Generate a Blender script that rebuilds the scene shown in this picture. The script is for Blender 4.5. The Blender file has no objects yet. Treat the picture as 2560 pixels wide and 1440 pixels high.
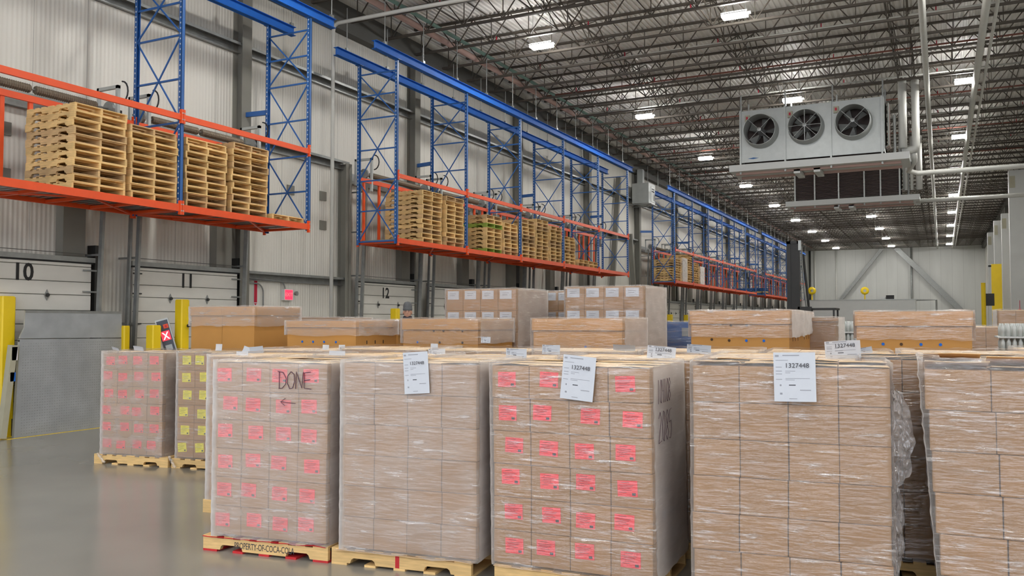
import bpy, bmesh, math, random
from mathutils import Matrix, Vector, Euler, noise
random.seed(7)
S = bpy.context.scene
C = S.collection
PI = math.pi
# ------------------------------------------------------------------ camera
F = 2145.0; YAW = math.radians(26.6); PITCH = math.atan(83 / F); H = 1.95
cd = bpy.data.cameras.new('camera'); cam = bpy.data.objects.new('camera', cd); C.objects.link(cam)
cd.sensor_width = 36; cd.lens = 36 * F / 2560; cd.clip_end = 400
cam.location = (0, 0, H); cam.rotation_euler = (PI / 2 + PITCH, 0, YAW)
S.camera = cam
# ------------------------------------------------------------------ world, exposure
w = bpy.data.worlds.new('world'); S.world = w; w.use_nodes = True
bg = w.node_tree.nodes['Background']; bg.inputs[0].default_value = (0.86, 0.90, 1.0, 1); bg.inputs[1].default_value = 2.2
S.view_settings.view_transform = 'Standard'; S.view_settings.look = 'None'
S.view_settings.gamma = 1; S.view_settings.use_curve_mapping = False
S.view_settings.exposure = 0.05
LAMP = 215.0            # emission strength of the high-bay lenses
try:
    cy = S.cycles
    cy.max_bounces = 7; cy.diffuse_bounces = 4; cy.glossy_bounces = 2; cy.transmission_bounces = 2
    cy.transparent_max_bounces = 8; cy.caustics_reflective = False; cy.caustics_refractive = False
    cy.sample_clamp_indirect = 4.0; cy.sample_clamp_direct = 0; cy.use_denoising = True
    cy.use_adaptive_sampling = True; cy.adaptive_threshold = 0.05
except Exception: pass

def _ray(x, y):
    r = (x - 1280) / F; u = -(y - 720) / F
    fw = math.cos(PITCH) - u * math.sin(PITCH); up = math.sin(PITCH) + u * math.cos(PITCH)
    return r * math.cos(YAW) - fw * math.sin(YAW), r * math.sin(YAW) + fw * math.cos(YAW), up
def onX(x, y, X): a, b, c = _ray(x, y); t = X / a; return Vector((X, b * t, c * t + H))
def onY(x, y, Y): a, b, c = _ray(x, y); t = Y / b; return Vector((a * t, Y, c * t + H))
def onZ(x, y, Z): a, b, c = _ray(x, y); t = (Z - H) / c; return Vector((a * t, b * t, Z))
def lin(r, g, b):
    f = lambda c: (c / 255 / 12.92) if c / 255 <= .04045 else ((c / 255 + .055) / 1.055) ** 2.4
    return (f(r), f(g), f(b), 1)
# ------------------------------------------------------------------ materials
M = {}
def mat(name, col, rough=.6, metal=0.0, spec=.5, nscale=0, namt=.12, stretch=(1, 1, 1), bump=0, bscale=30, rand=0, emit=None, coord='Object'):
    m = bpy.data.materials.new(name); m.use_nodes = True; nt = m.node_tree; N = nt.nodes; L = nt.links
    b = N['Principled BSDF']; b.inputs['Roughness'].default_value = rough; b.inputs['Metallic'].default_value = metal
    b.inputs['Specular IOR Level'].default_value = spec; b.inputs['Base Color'].default_value = col
    if emit: b.inputs['Emission Color'].default_value = emit[0]; b.inputs['Emission Strength'].default_value = emit[1]
    tc = N.new('ShaderNodeTexCoord'); mp = N.new('ShaderNodeMapping'); mp.inputs['Scale'].default_value = stretch
    L.new(tc.outputs[coord], mp.inputs[0])
    src = None
    if nscale:
        n = N.new('ShaderNodeTexNoise'); n.inputs['Scale'].default_value = nscale; n.inputs['Detail'].default_value = 4
        L.new(mp.outputs[0], n.inputs['Vector'])
        mr = N.new('ShaderNodeMapRange'); mr.inputs[1].default_value = .25; mr.inputs[2].default_value = .75
        mr.inputs[3].default_value = 1 - namt; mr.inputs[4].default_value = 1 + namt
        L.new(n.outputs[0], mr.inputs[0]); src = mr.outputs[0]
    if rand:
        oi = N.new('ShaderNodeObjectInfo'); mr2 = N.new('ShaderNodeMapRange')
        mr2.inputs[3].default_value = 1 - rand; mr2.inputs[4].default_value = 1 + rand
        L.new(oi.outputs['Random'], mr2.inputs[0])
        if src:
            mu = N.new('ShaderNodeMath'); mu.operation = 'MULTIPLY'; L.new(src, mu.inputs[0]); L.new(mr2.outputs[0], mu.inputs[1]); src = mu.outputs[0]
        else: src = mr2.outputs[0]
    if src:
        v = N.new('ShaderNodeVectorMath'); v.operation = 'SCALE'; v.inputs[0].default_value = col[:3]
        L.new(src, v.inputs['Scale']); L.new(v.outputs[0], b.inputs['Base Color'])
    if bump:
        n2 = N.new('ShaderNodeTexNoise'); n2.inputs['Scale'].default_value = bscale; n2.inputs['Detail'].default_value = 3
        L.new(mp.outputs[0], n2.inputs['Vector'])
        bp = N.new('ShaderNodeBump'); bp.inputs['Strength'].default_value = .6; bp.inputs['Distance'].default_value = bump
        L.new(n2.outputs[0], bp.inputs['Height']); L.new(bp.outputs[0], b.inputs['Normal'])
    M[name] = m; return m
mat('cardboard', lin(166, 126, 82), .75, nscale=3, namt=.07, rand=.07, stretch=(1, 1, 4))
mat('cardboard_lit', lin(226, 194, 150), .7, nscale=6, namt=.06, rand=.05)  # lighter copy of cardboard: overhead light painted into flaps, reused on slip sheets
mat('kraft', lin(190, 138, 70), .7, nscale=2.5, namt=.05, rand=.03)
mat('flute_dark', lin(60, 45, 35), .9)
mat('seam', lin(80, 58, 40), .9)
mat('tape', lin(205, 180, 150), .3, nscale=20, namt=.05)
mat('pink', lin(246, 62, 70), .6, nscale=25, namt=.08, rand=.06)
mat('pink_print', lin(150, 30, 38), .6)
mat('yellow_sticker', lin(236, 224, 40), .6, nscale=30, namt=.05)
mat('yellow_print', lin(150, 140, 30), .6)
mat('paper', lin(198, 202, 208), .6, nscale=8, namt=.02)
mat('ink', lin(62, 62, 68), .7)
mat('ink_pale', lin(150, 152, 158), .7)
mat('marker', lin(72, 40, 62), .5)
mat('wood', lin(222, 186, 126), .75, nscale=5, namt=.2, stretch=(1, 1, 10), rand=.16, bump=.002, bscale=20)
mat('wood_weathered', lin(204, 170, 122), .8, nscale=5, namt=.22, stretch=(1, 1, 10), rand=.2, bump=.002)
mat('wood_green', lin(150, 170, 70), .8, nscale=6, namt=.1)
mat('red_paint', lin(196, 40, 44), .6, nscale=9, namt=.15)
mat('blue_paint', lin(40, 92, 150), .5, nscale=4, namt=.08)
mat('rack_blue', lin(40, 92, 158), .38, nscale=3, namt=.1)
mat('rail_blue', lin(30, 102, 194), .62, spec=.3, nscale=3, namt=.1)
mat('rack_orange', lin(232, 84, 34), .4, nscale=4, namt=.06)
mat('galv', lin(150, 152, 150), .42, metal=.55, nscale=7, namt=.14)
mat('galv_light', lin(182, 186, 184), .4, metal=.35, nscale=5, namt=.06)
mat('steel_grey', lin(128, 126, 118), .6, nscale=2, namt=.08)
mat('eave', lin(92, 92, 88), .65, nscale=1, namt=.08)
mat('joist', lin(84, 77, 69), .6, nscale=2, namt=.22, coord='Object')
mat('deck', lin(240, 238, 234), .5, metal=0.0, nscale=.6, namt=.06, stretch=(6, .3, 1))
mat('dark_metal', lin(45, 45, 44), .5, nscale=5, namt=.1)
mat('spring', lin(120, 108, 92), .55, metal=.3, nscale=40, namt=.25, stretch=(1, 10, 1))
mat('pipe_white', lin(206, 206, 200), .4, nscale=3, namt=.04)
mat('pipe_red', lin(150, 96, 84), .6, nscale=3, namt=.1)
mat('pipe_green', lin(120, 150, 140), .6, nscale=3, namt=.1)
mat('black', lin(26, 26, 28), .5, nscale=9, namt=.1)
mat('rubber', lin(30, 30, 32), .85, nscale=9, namt=.1)
mat('white_paint', lin(206, 208, 206), .45, nscale=2, namt=.03)
mat('door_paint', lin(216, 214, 206), .45, nscale=2, namt=.05, stretch=(1, 1, 3))
mat('door_seam', lin(90, 90, 84), .7)
mat('yellow', lin(240, 206, 26), .42, nscale=3, namt=.04)
mat('plate', lin(168, 172, 174), .5, metal=.2, nscale=3, namt=.14)
mat('beige_paint', lin(176, 172, 150), .5, nscale=5, namt=.06)
mat('fin', lin(88, 74, 70), .6, nscale=8, namt=.15)
mat('red', lin(196, 24, 60), .5)
mat('sign_red_lit', lin(255, 60, 90), .5, emit=(lin(255, 50, 85), 1.1))
mat('sign_white', lin(225, 222, 222), .5)
mat('led_red', lin(255, 60, 70), .5, emit=(lin(255, 40, 60), 1.6))
mat('led_white', lin(255, 220, 220), .5, emit=(lin(255, 225, 225), 1.3))
mat('panel_blue', lin(70, 78, 92), .5)
mat('screen', lin(170, 178, 182), .4)
mat('fixture', lin(215, 215, 212), .5)
mat('skin', lin(206, 158, 134), .55, nscale=10, namt=.04)
mat('beanie', lin(98, 100, 102), .95, nscale=60, namt=.15, bump=.003, bscale=80)
mat('jacket', lin(44, 38, 48), .9, nscale=30, namt=.15)
mat('eye', lin(40, 30, 28), .4)
mat('clear_plastic', lin(196, 200, 196), .25, nscale=12, namt=.12)
mat('blue_carton', lin(52, 104, 172), .6, nscale=5, namt=.1)
mat('insul_pink', lin(190, 160, 150), .8, nscale=3, namt=.05)
def lamp_mat(key, LAMP):
    m = bpy.data.materials.new('lamp_emission'); m.use_nodes = True; nt = m.node_tree; nt.nodes.clear()
    e = nt.nodes.new('ShaderNodeEmission'); e.inputs[0].default_value = (1, .985, .95, 1); e.inputs[1].default_value = LAMP
    o = nt.nodes.new('ShaderNodeOutputMaterial'); nt.links.new(e.outputs[0], o.inputs[0]); M[key] = m
lamp_mat('lens', LAMP); lamp_mat('glow', LAMP * .2)
def floor_mat():
    m = mat('floor', lin(150, 146, 136), .3, spec=.5); nt = m.node_tree; N = nt.nodes; L = nt.links; b = N['Principled BSDF']
    tc = N.new('ShaderNodeTexCoord')
    n = N.new('ShaderNodeTexNoise'); n.inputs['Scale'].default_value = .5; n.inputs['Detail'].default_value = 3; L.new(tc.outputs['Object'], n.inputs['Vector'])
    cr = N.new('ShaderNodeValToRGB'); cr.color_ramp.elements[0].position = .3; cr.color_ramp.elements[1].position = .7
    cr.color_ramp.elements[0].color = lin(134, 131, 123); cr.color_ramp.elements[1].color = lin(146, 143, 134)
    L.new(n.outputs[0], cr.inputs[0]); L.new(cr.outputs[0], b.inputs['Base Color'])
    n2 = N.new('ShaderNodeTexNoise'); n2.inputs['Scale'].default_value = .9; n2.inputs['Detail'].default_value = 2; L.new(tc.outputs['Object'], n2.inputs['Vector'])
    mr = N.new('ShaderNodeMapRange'); mr.inputs[3].default_value = .14; mr.inputs[4].default_value = .24; b.inputs['Specular IOR Level'].default_value = .75; L.new(n2.outputs[0], mr.inputs[0]); L.new(mr.outputs[0], b.inputs['Roughness'])
floor_mat()
def wall_mat(name, col, rib=True, axis='Y'):
    m = mat(name, col, .42, spec=.45); nt = m.node_tree; N = nt.nodes; L = nt.links; b = N['Principled BSDF']
    tc = N.new('ShaderNodeTexCoord'); sp = N.new('ShaderNodeSeparateXYZ'); L.new(tc.outputs['Object'], sp.inputs[0])
    n = N.new('ShaderNodeTexNoise'); n.inputs['Scale'].default_value = 1.0; n.inputs['Detail'].default_value = 5
    mp = N.new('ShaderNodeMapping'); mp.inputs['Scale'].default_value = (1, 1, .15); L.new(tc.outputs['Object'], mp.inputs[0]); L.new(mp.outputs[0], n.inputs['Vector'])
    # panel joints every 1.1 m
    mo = N.new('ShaderNodeMath'); mo.operation = 'PINGPONG'; mo.inputs[1].default_value = .55; L.new(sp.outputs[axis], mo.inputs[0])
    gt = N.new('ShaderNodeMath'); gt.operation = 'LESS_THAN'; gt.inputs[1].default_value = .009; L.new(mo.outputs[0], gt.inputs[0])
    mr = N.new('ShaderNodeMapRange'); mr.inputs[1].default_value = .3; mr.inputs[2].default_value = .7; mr.inputs[3].default_value = .93; mr.inputs[4].default_value = 1.04; L.new(n.outputs[0], mr.inputs[0])
    su = N.new('ShaderNodeMath'); su.operation = 'MULTIPLY_ADD'; su.inputs[1].default_value = -.35; L.new(gt.outputs[0], su.inputs[0]); L.new(mr.outputs[0], su.inputs[2])
    v = N.new('ShaderNodeVectorMath'); v.operation = 'SCALE'; v.inputs[0].default_value = col[:3]; L.new(su.outputs[0], v.inputs['Scale']); L.new(v.outputs[0], b.inputs['Base Color'])
    if rib:
        mu = N.new('ShaderNodeMath'); mu.operation = 'MULTIPLY'; mu.inputs[1].default_value = 2 * PI / .09; L.new(sp.outputs[axis], mu.inputs[0])
        si = N.new('ShaderNodeMath'); si.operation = 'SINE'; L.new(mu.outputs[0], si.inputs[0])
        bp = N.new('ShaderNodeBump'); bp.inputs['Strength'].default_value = .5; bp.inputs['Distance'].default_value = .006
        L.new(si.outputs[0], bp.inputs['Height']); L.new(bp.outputs[0], b.inputs['Normal'])
wall_mat('wall_panel', lin(222, 219, 210)); wall_mat('wall_end_panel', lin(206, 207, 203), False, 'X')
def film_mat(name, haze, glint_streak, gloss, tint=(.83, .785, .75), bumpd=.012):
    m = bpy.data.materials.new(name); m.use_nodes = True; nt = m.node_tree; N = nt.nodes; L = nt.links; N.clear()
    tc = N.new('ShaderNodeTexCoord'); mp = N.new('ShaderNodeMapping'); mp.inputs['Scale'].default_value = (2.2, 2.2, 22); mp.inputs['Rotation'].default_value = (0.03, .05, 0)
    L.new(tc.outputs['Object'], mp.inputs[0])
    n = N.new('ShaderNodeTexNoise'); n.inputs['Scale'].default_value = 1.6; n.inputs['Detail'].default_value = 5; n.inputs['Roughness'].default_value = .62; L.new(mp.outputs[0], n.inputs['Vector'])
    big = N.new('ShaderNodeTexNoise'); big.inputs['Scale'].default_value = 3.4; big.inputs['Detail'].default_value = 3
    mp2 = N.new('ShaderNodeMapping'); mp2.inputs['Scale'].default_value = (1, 1, 2.2); L.new(tc.outputs['Object'], mp2.inputs[0]); L.new(mp2.outputs[0], big.inputs['Vector'])
    r1 = N.new('ShaderNodeMapRange'); r1.inputs[1].default_value = .56; r1.inputs[2].default_value = .76; r1.inputs[3].default_value = 0; r1.inputs[4].default_value = glint_streak; L.new(n.outputs[0], r1.inputs[0])  # pale opaque streaks painted in for lamp highlights on film folds
    r2 = N.new('ShaderNodeMapRange'); r2.inputs[1].default_value = .35; r2.inputs[2].default_value = .68; r2.inputs[3].default_value = haze * .65; r2.inputs[4].default_value = haze * 1.25; L.new(big.outputs[0], r2.inputs[0])
    ad = N.new('ShaderNodeMath'); ad.operation = 'ADD'; ad.use_clamp = True; L.new(r2.outputs[0], ad.inputs[1])
    lw = N.new('ShaderNodeLayerWeight'); lw.inputs[0].default_value = .5; pw = N.new('ShaderNodeMath'); pw.operation = 'POWER'; pw.inputs[1].default_value = 1.7; L.new(lw.outputs['Facing'], pw.inputs[0])
    ge = N.new('ShaderNodeNewGeometry'); sz_ = N.new('ShaderNodeSeparateXYZ'); L.new(ge.outputs['Normal'], sz_.inputs[0]); ab = N.new('ShaderNodeMath'); ab.operation = 'ABSOLUTE'; L.new(sz_.outputs[2], ab.inputs[0])
    iv = N.new('ShaderNodeMath'); iv.operation = 'SUBTRACT'; iv.inputs[0].default_value = 1; iv.use_clamp = True; L.new(ab.outputs[0], iv.inputs[1])
    pm = N.new('ShaderNodeMath'); pm.operation = 'MULTIPLY'; L.new(pw.outputs[0], pm.inputs[0]); L.new(iv.outputs[0], pm.inputs[1])
    ma = N.new('ShaderNodeMath'); ma.operation = 'MULTIPLY_ADD'; ma.use_clamp = True; ma.inputs[1].default_value = 1.0; L.new(pm.outputs[0], ma.inputs[0]); L.new(ad.outputs[0], ma.inputs[2])
    mpb = N.new('ShaderNodeMapping'); mpb.inputs['Scale'].default_value = (5, 5, 32); mpb.inputs['Rotation'].default_value = (-.05, -.06, 0); L.new(tc.outputs['Object'], mpb.inputs[0])
    nb = N.new('ShaderNodeTexNoise'); nb.inputs['Scale'].default_value = 1.4; nb.inputs['Detail'].default_value = 3; L.new(mpb.outputs[0], nb.inputs['Vector'])
    bp = N.new('ShaderNodeBump'); bp.inputs['Distance'].default_value = bumpd; L.new(nb.outputs[0], bp.inputs['Height'])
    rm = N.new('ShaderNodeMapRange'); rm.inputs[1].default_value = .45; rm.inputs[2].default_value = .62; rm.inputs[3].default_value = .25; rm.inputs[4].default_value = 1; L.new(big.outputs[0], rm.inputs[0]); L.new(rm.outputs[0], bp.inputs['Strength'])
    ms = N.new('ShaderNodeMath'); ms.operation = 'MULTIPLY'; L.new(rm.outputs[0], ms.inputs[0]); L.new(r1.outputs[0], ms.inputs[1])
    L.new(ms.outputs[0], ad.inputs[0])
    tr = N.new('ShaderNodeBsdfTransparent'); df = N.new('ShaderNodeBsdfDiffuse'); df.inputs[0].default_value = (*tint, 1)
    gl = N.new('ShaderNodeBsdfGlossy'); gl.inputs['Roughness'].default_value = .23; gl.inputs[0].default_value = (1, 1, 1, 1); L.new(bp.outputs[0], gl.inputs['Normal'])
    m1 = N.new('ShaderNodeMixShader'); L.new(ma.outputs[0], m1.inputs[0]); L.new(tr.outputs[0], m1.inputs[1]); L.new(df.outputs[0], m1.inputs[2])
    m2 = N.new('ShaderNodeMixShader'); gm = N.new('ShaderNodeMath'); gm.operation = 'MULTIPLY_ADD'; gm.use_clamp = True; gm.inputs[1].default_value = .7; gm.inputs[2].default_value = gloss; L.new(ms.outputs[0], gm.inputs[0]); L.new(gm.outputs[0], m2.inputs[0]); L.new(m1.outputs[0], m2.inputs[1]); L.new(gl.outputs[0], m2.inputs[2])
    o = N.new('ShaderNodeOutputMaterial'); L.new(m2.outputs[0], o.inputs[0]); M[name] = m
film_mat('film_milky', .22, .36, .06, bumpd=.03)
film_mat('film_clear', .08, .6, .08, bumpd=.045)
film_mat('film_dense', .13, .65, .08, bumpd=.045)
film_mat('film_side', .32, .3, .1)

# ------------------------------------------------------------------ mesh helpers
class MB:
    def __init__(s): s.v = []; s.f = []; s.m = []; s.mats = []
    def mi(s, m):
        if m not in s.mats: s.mats.append(m)
        return s.mats.index(m)
    def add(s, vs, fs, m, T=None):
        b = len(s.v); i = s.mi(m)
        s.v += [tuple(T @ Vector(p)) if T else tuple(p) for p in vs]
        for f in fs: s.f.append(tuple(b + k for k in f)); s.m.append(i)
        return s
    def box(s, a, b, m, T=None):
        x0, y0, z0 = a; x1, y1, z1 = b
        return s.add([(x0, y0, z0), (x1, y0, z0), (x1, y1, z0), (x0, y1, z0), (x0, y0, z1), (x1, y0, z1), (x1, y1, z1), (x0, y1, z1)],
              [(0, 3, 2, 1), (4, 5, 6, 7), (0, 1, 5, 4), (1, 2, 6, 5), (2, 3, 7, 6), (3, 0, 4, 7)], m, T)
    def bar(s, p, q, w, h, m, up=(0, 0, 1)):   # rectangular bar from p to q
        p = Vector(p); q = Vector(q); d = q - p; l = d.length; d.normalize(); u = Vector(up)
        if abs(d.dot(u)) > .98: u = Vector((0, 1, 0)) if abs(d.y) < .9 else Vector((1, 0, 0))
        x = d.cross(u).normalized(); u = x.cross(d).normalized()
        T = Matrix(((x.x, d.x, u.x, p.x), (x.y, d.y, u.y, p.y), (x.z, d.z, u.z, p.z), (0, 0, 0, 1)))
        return s.box((-w / 2, 0, -h / 2), (w / 2, l, h / 2), m, T)
    def tube(s, pts, r, m, n=8, caps=True, radii=None):
        pts = [Vector(p) for p in pts]; vs = []; k = len(pts); pu = None
        for i, p in enumerate(pts):
            d = (pts[min(i + 1, k - 1)] - pts[max(i - 1, 0)]).normalized()
            u = pu if pu is not None else (Vector((0, 0, 1)) if abs(d.z) < .9 else Vector((1, 0, 0)))
            x = d.cross(u)
            if x.length < 1e-4: x = d.cross(Vector((0, 1, 0)))
            x.normalize(); u = x.cross(d).normalized(); pu = u; rr = radii[i] if radii else r
            vs += [p + x * math.cos(2 * PI * j / n) * rr + u * math.sin(2 * PI * j / n) * rr for j in range(n)]
        fs = [(i * n + j, i * n + (j + 1) % n, (i + 1) * n + (j + 1) % n, (i + 1) * n + j) for i in range(k - 1) for j in range(n)]
        if caps: fs += [tuple(range(n - 1, -1, -1)), tuple((k - 1) * n + j for j in range(n))]
        return s.add(vs, fs, m)
    def lathe(s, prof, m, n=24, T=None):      # profile of (r, z)
        vs = [(r * math.cos(2 * PI * j / n), r * math.sin(2 * PI * j / n), z) for r, z in prof for j in range(n)]
        fs = [(i * n + j, i * n + (j + 1) % n, (i + 1) * n + (j + 1) % n, (i + 1) * n + j) for i in range(len(prof) - 1) for j in range(n)]
        return s.add(vs, fs, m, T)
    def prism(s, poly, a, b, m, axis='y', T=None):   # polygon in the other two axes, extruded a..b
        n = len(poly)
        def P(u, v, t): return {'y': (u, t, v), 'x': (t, u, v), 'z': (u, v, t)}[axis]
        vs = [P(u, v, a) for u, v in poly] + [P(u, v, b) for u, v in poly]
        fs = [tuple(range(n)), tuple(range(2 * n - 1, n - 1, -1))] + [(i, i + n, (i + 1) % n + n, (i + 1) % n) for i in range(n)]
        return s.add(vs, fs, m, T)
    def mesh(s, name, smooth=False):
        me = bpy.data.meshes.new(name); me.from_pydata(s.v, [], s.f)
        for m in s.mats: me.materials.append(M[m])
        me.polygons.foreach_set('material_index', s.m)
        if smooth: me.polygons.foreach_set('use_smooth', [True] * len(s.f))
        me.update()
        if len(s.f) < 60000:
            bm = bmesh.new(); bm.from_mesh(me); bmesh.ops.recalc_face_normals(bm, faces=bm.faces); bm.to_mesh(me); bm.free()
        return me
    def build(s, name, parent=None, smooth=False, loc=None, rot=None):
        return place(name, s.mesh(name, smooth), parent, loc, rot)
def place(name, me, parent=None, loc=None, rot=None):
    o = bpy.data.objects.new(name, me); C.objects.link(o)
    if parent: o.parent = parent
    if loc is not None: o.location = loc
    if rot is not None: o.rotation_euler = rot
    return o
def tag(o, label, cat, group=None, kind=None):
    o['label'] = label; o['category'] = cat
    if group: o['group'] = group
    if kind: o['kind'] = kind
    return o
def thing(name, label, cat, loc=(0, 0, 0), rz=0, group=None, kind=None):
    o = bpy.data.objects.new(name, None); C.objects.link(o); o.location = loc; o.rotation_euler = (0, 0, rz); o.empty_display_size = .1
    return tag(o, label, cat, group, kind)
def struct(o, label=None):
    o['kind'] = 'structure'
    if label: o['label'] = label
    return o
def copy_tree(o, parent=None):
    c = o.copy(); C.objects.link(c)
    if parent is not None: c.parent = parent
    for ch in list(o.children): copy_tree(ch, c)
    return c
_tcache = {}
def text_mesh(body, size, m, align='CENTER', ext=.0006):
    k = (body, size, m, align)
    if k in _tcache: return _tcache[k]
    cu = bpy.data.curves.new('lettering', 'FONT'); cu.body = body; cu.size = size; cu.align_x = align; cu.align_y = 'CENTER'; cu.extrude = ext; cu.offset = size * .022 if size > .3 else 0; cu.resolution_u = 3
    ob = bpy.data.objects.new('lettering', cu); C.objects.link(ob)
    bpy.context.view_layer.update()
    me = bpy.data.meshes.new_from_object(ob.evaluated_get(bpy.context.evaluated_depsgraph_get()))
    bpy.data.objects.remove(ob); bpy.data.curves.remove(cu)
    me.materials.clear(); me.materials.append(M[m]); _tcache[k] = me
    return me
ORD = ['first', 'second', 'third', 'fourth', 'fifth', 'sixth', 'seventh', 'eighth', 'ninth', 'tenth', 'eleventh', 'twelfth', 'thirteenth', 'fourteenth', 'fifteenth', 'sixteenth', 'seventeenth', 'eighteenth', 'nineteenth', 'twentieth']
STROKES = {'D': [[(0.05, 0), (.05, 1)], [(-.08, 1), (.35, .95), (.6, .6), (.55, .25), (.3, .02), (0, 0)]],
 'O': [[(.3, 1), (.05, .75), (0, .35), (.2, 0), (.45, .05), (.6, .45), (.55, .85), (.3, 1)]],
 'N': [[(0, 0), (.05, 1), (.5, .05), (.6, 1)]], 'E': [[(.5, 1), (0, .95), (0, .05), (.55, 0)], [(0, .5), (.45, .55)]],
 '1': [[(.2, 1), (.2, 0)]], '0': [[(.25, 1), (.05, .6), (.1, .1), (.35, .0), (.5, .5), (.4, .95), (.25, 1)]],
 '4': [[(.05, 1), (.0, .5), (.5, .5)], [(.45, 1), (.4, 0)]], '8': [[(.3, .5), (.05, .8), (.3, 1), (.5, .8), (.3, .5), (.02, .2), (.3, 0), (.55, .25), (.3, .5)]],
 '2': [[(.0, .8), (.25, 1), (.45, .75), (.1, .2), (0, 0), (.55, .05)]], '5': [[(.5, 1), (.1, .95), (.05, .55), (.4, .6), (.5, .3), (.3, 0), (0, .05)]],
 '<': [[(.35, .6), (0, .3), (.3, 0)], [(0, .3), (1.1, .2)]]}
def scrawl(txt, w, h, r, step=.75):
    mb = MB(); x = 0
    for ch in txt:
        for st in STROKES[ch]:
            pts = [(x + a * w, 0, b * h) for a, b in st]
            fine = []
            for i in range(len(pts) - 1):
                for t in range(3): fine.append(Vector(pts[i]).lerp(Vector(pts[i + 1]), t / 3))
            fine.append(Vector(pts[-1])); mb.tube(fine, r, 'marker', 5)
        x += w * step
    return mb

# ================================================================== setting
XL, XR, Y0, Y1, ZD = -14.7, 4.3, -9.0, 106.0, 11.0
struct(MB().box((XL - .4, Y0, -.3), (18.4, Y1 + .4, 0), 'floor').build('floor'))
struct(MB().box((XL - .3, Y0, 0), (XL, Y1, ZD + .1), 'wall_panel').build('wall_left'))
struct(MB().box((XL, Y1, 0), (XR, Y1 + .3, ZD + .1), 'wall_end_panel').build('wall_end'))
struct(MB().box((XR, 30, 0), (XR + .3, Y1, ZD + .1), 'wall_panel').build('wall_right'))
struct(MB().box((XR + .3, 30, 0), (18, 30.3, ZD + .1), 'wall_end_panel').build('wall_right_return'))
struct(MB().box((18, Y0, 0), (18.3, 30.3, ZD + .1), 'wall_panel').build('wall_right_far'))
struct(MB().box((XR, Y0, ZD), (18.3, 30, ZD + .12), 'deck').build('ceiling_right'))
def ceiling():
    mb = MB(); p = .15; x = XL; vs = []; 
    prof = []
    while x < XR:
        prof += [(x, ZD), (x + .055, ZD), (x + .075, ZD + .04), (x + .13, ZD + .04)]; x += p
    n = len(prof); vs = [(a, Y0, b) for a, b in prof] + [(a, Y1, b) for a, b in prof]
    mb.add(vs, [(i, i + 1, n + i + 1, n + i) for i in range(n - 1)], 'deck')
    mb.box((XL, Y0, ZD + .06), (XR, Y1, ZD + .12), 'deck')
    return struct(mb.build('ceiling'))
ceiling()
JZ = 10.15; JY = [20.5 + 1.62 * k for k in range(-14, 53)]
def joists():
    mb = MB(); z0, z1 = JZ, ZD - .01; xa, xb = XL + .25, XR - .05
    for z in (z0, z1 - .06):
        for dy in (-.045, .01): mb.box((xa, dy, z), (xb, dy + .035, z + .06), 'joist')
    x = xa + .25; k = 0
    while x + 1.22 < xb:
        mb.bar((x, 0, z0 + .03), (x + .61, 0, z1 - .03), .028, .028, 'joist'); mb.bar((x + .61, 0, z1 - .03), (x + 1.22, 0, z0 + .03), .028, .028, 'joist')
        mb.bar((x, 0, z0 + .03), (x, 0, z1 - .03), .022, .022, 'joist'); x += 1.22; k += 1
    me = mb.mesh('roof_joist')
    for y in JY:
        o = place('roof_joist', me, loc=(0, y, 0)); tag(o, 'dark steel open-web roof joist under the corrugated roof deck', 'roof joist', 'open-web roof joists')
joists()
# bridging lines along the hall
def bridging(x, label, cross):
    mb = MB()
    mb.bar((x, JY[0], JZ + .07), (x, JY[-1], JZ + .07), .03, .03, 'joist'); mb.bar((x + .04, JY[0], ZD - .1), (x + .04, JY[-1], ZD - .1), .03, .03, 'joist')
    if cross:
        for a, b in zip(JY, JY[1:]):
            for q in (0, .5):
                mb.bar((x + q, a, JZ + .05), (x + q, b, ZD - .1), .025, .025, 'joist'); mb.bar((x + q, b, JZ + .05), (x + q, a, ZD - .1), .025, .025, 'joist')
    tag(mb.build('joist_bridging'), label, 'bridging')
bridging(-11.8, 'thin bridging angle line through the joists nearest the left wall', False)
bridging(-9.6, 'cross bracing line between joists left of the first row of lights', True)
bridging(-5.6, 'cross bracing line between joists above the fan cooler', True)
bridging(-1.2, 'cross bracing line between joists right of the fan cooler', True)
bridging(2.4, 'thin bridging line near the right wall', False)
struct(MB().box((XL, Y0, 9.85), (XL + .28, Y1, 10.6), 'eave').build('beam_eave_left'))
struct(MB().box((XR - .28, Y0, 9.85), (XR, Y1, 10.6), 'eave').build('beam_eave_right'))
def girt(name, y0, y1, z, x=XL):
    mb = MB(); mb.box((x, y0, z), (x + .22, y1, z + .012), 'galv'); mb.box((x, y0, z - .2), (x + .015, y1, z), 'galv'); mb.box((x + .2, y0, z - .05), (x + .22, y1, z), 'galv'); mb.box((x, y0, z - .2), (x + .1, y1, z - .188), 'galv')
    return struct(mb.build(name))
girt('trim_1', Y0, Y1, 8.42)
for i, (a, b) in enumerate([(15.1, 18.95), (37.2, 44.0)]): girt('trim_%d' % (i + 2), a, b, 6.3); girt('trim_%d' % (i + 4), a, b, 3.12)
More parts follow.
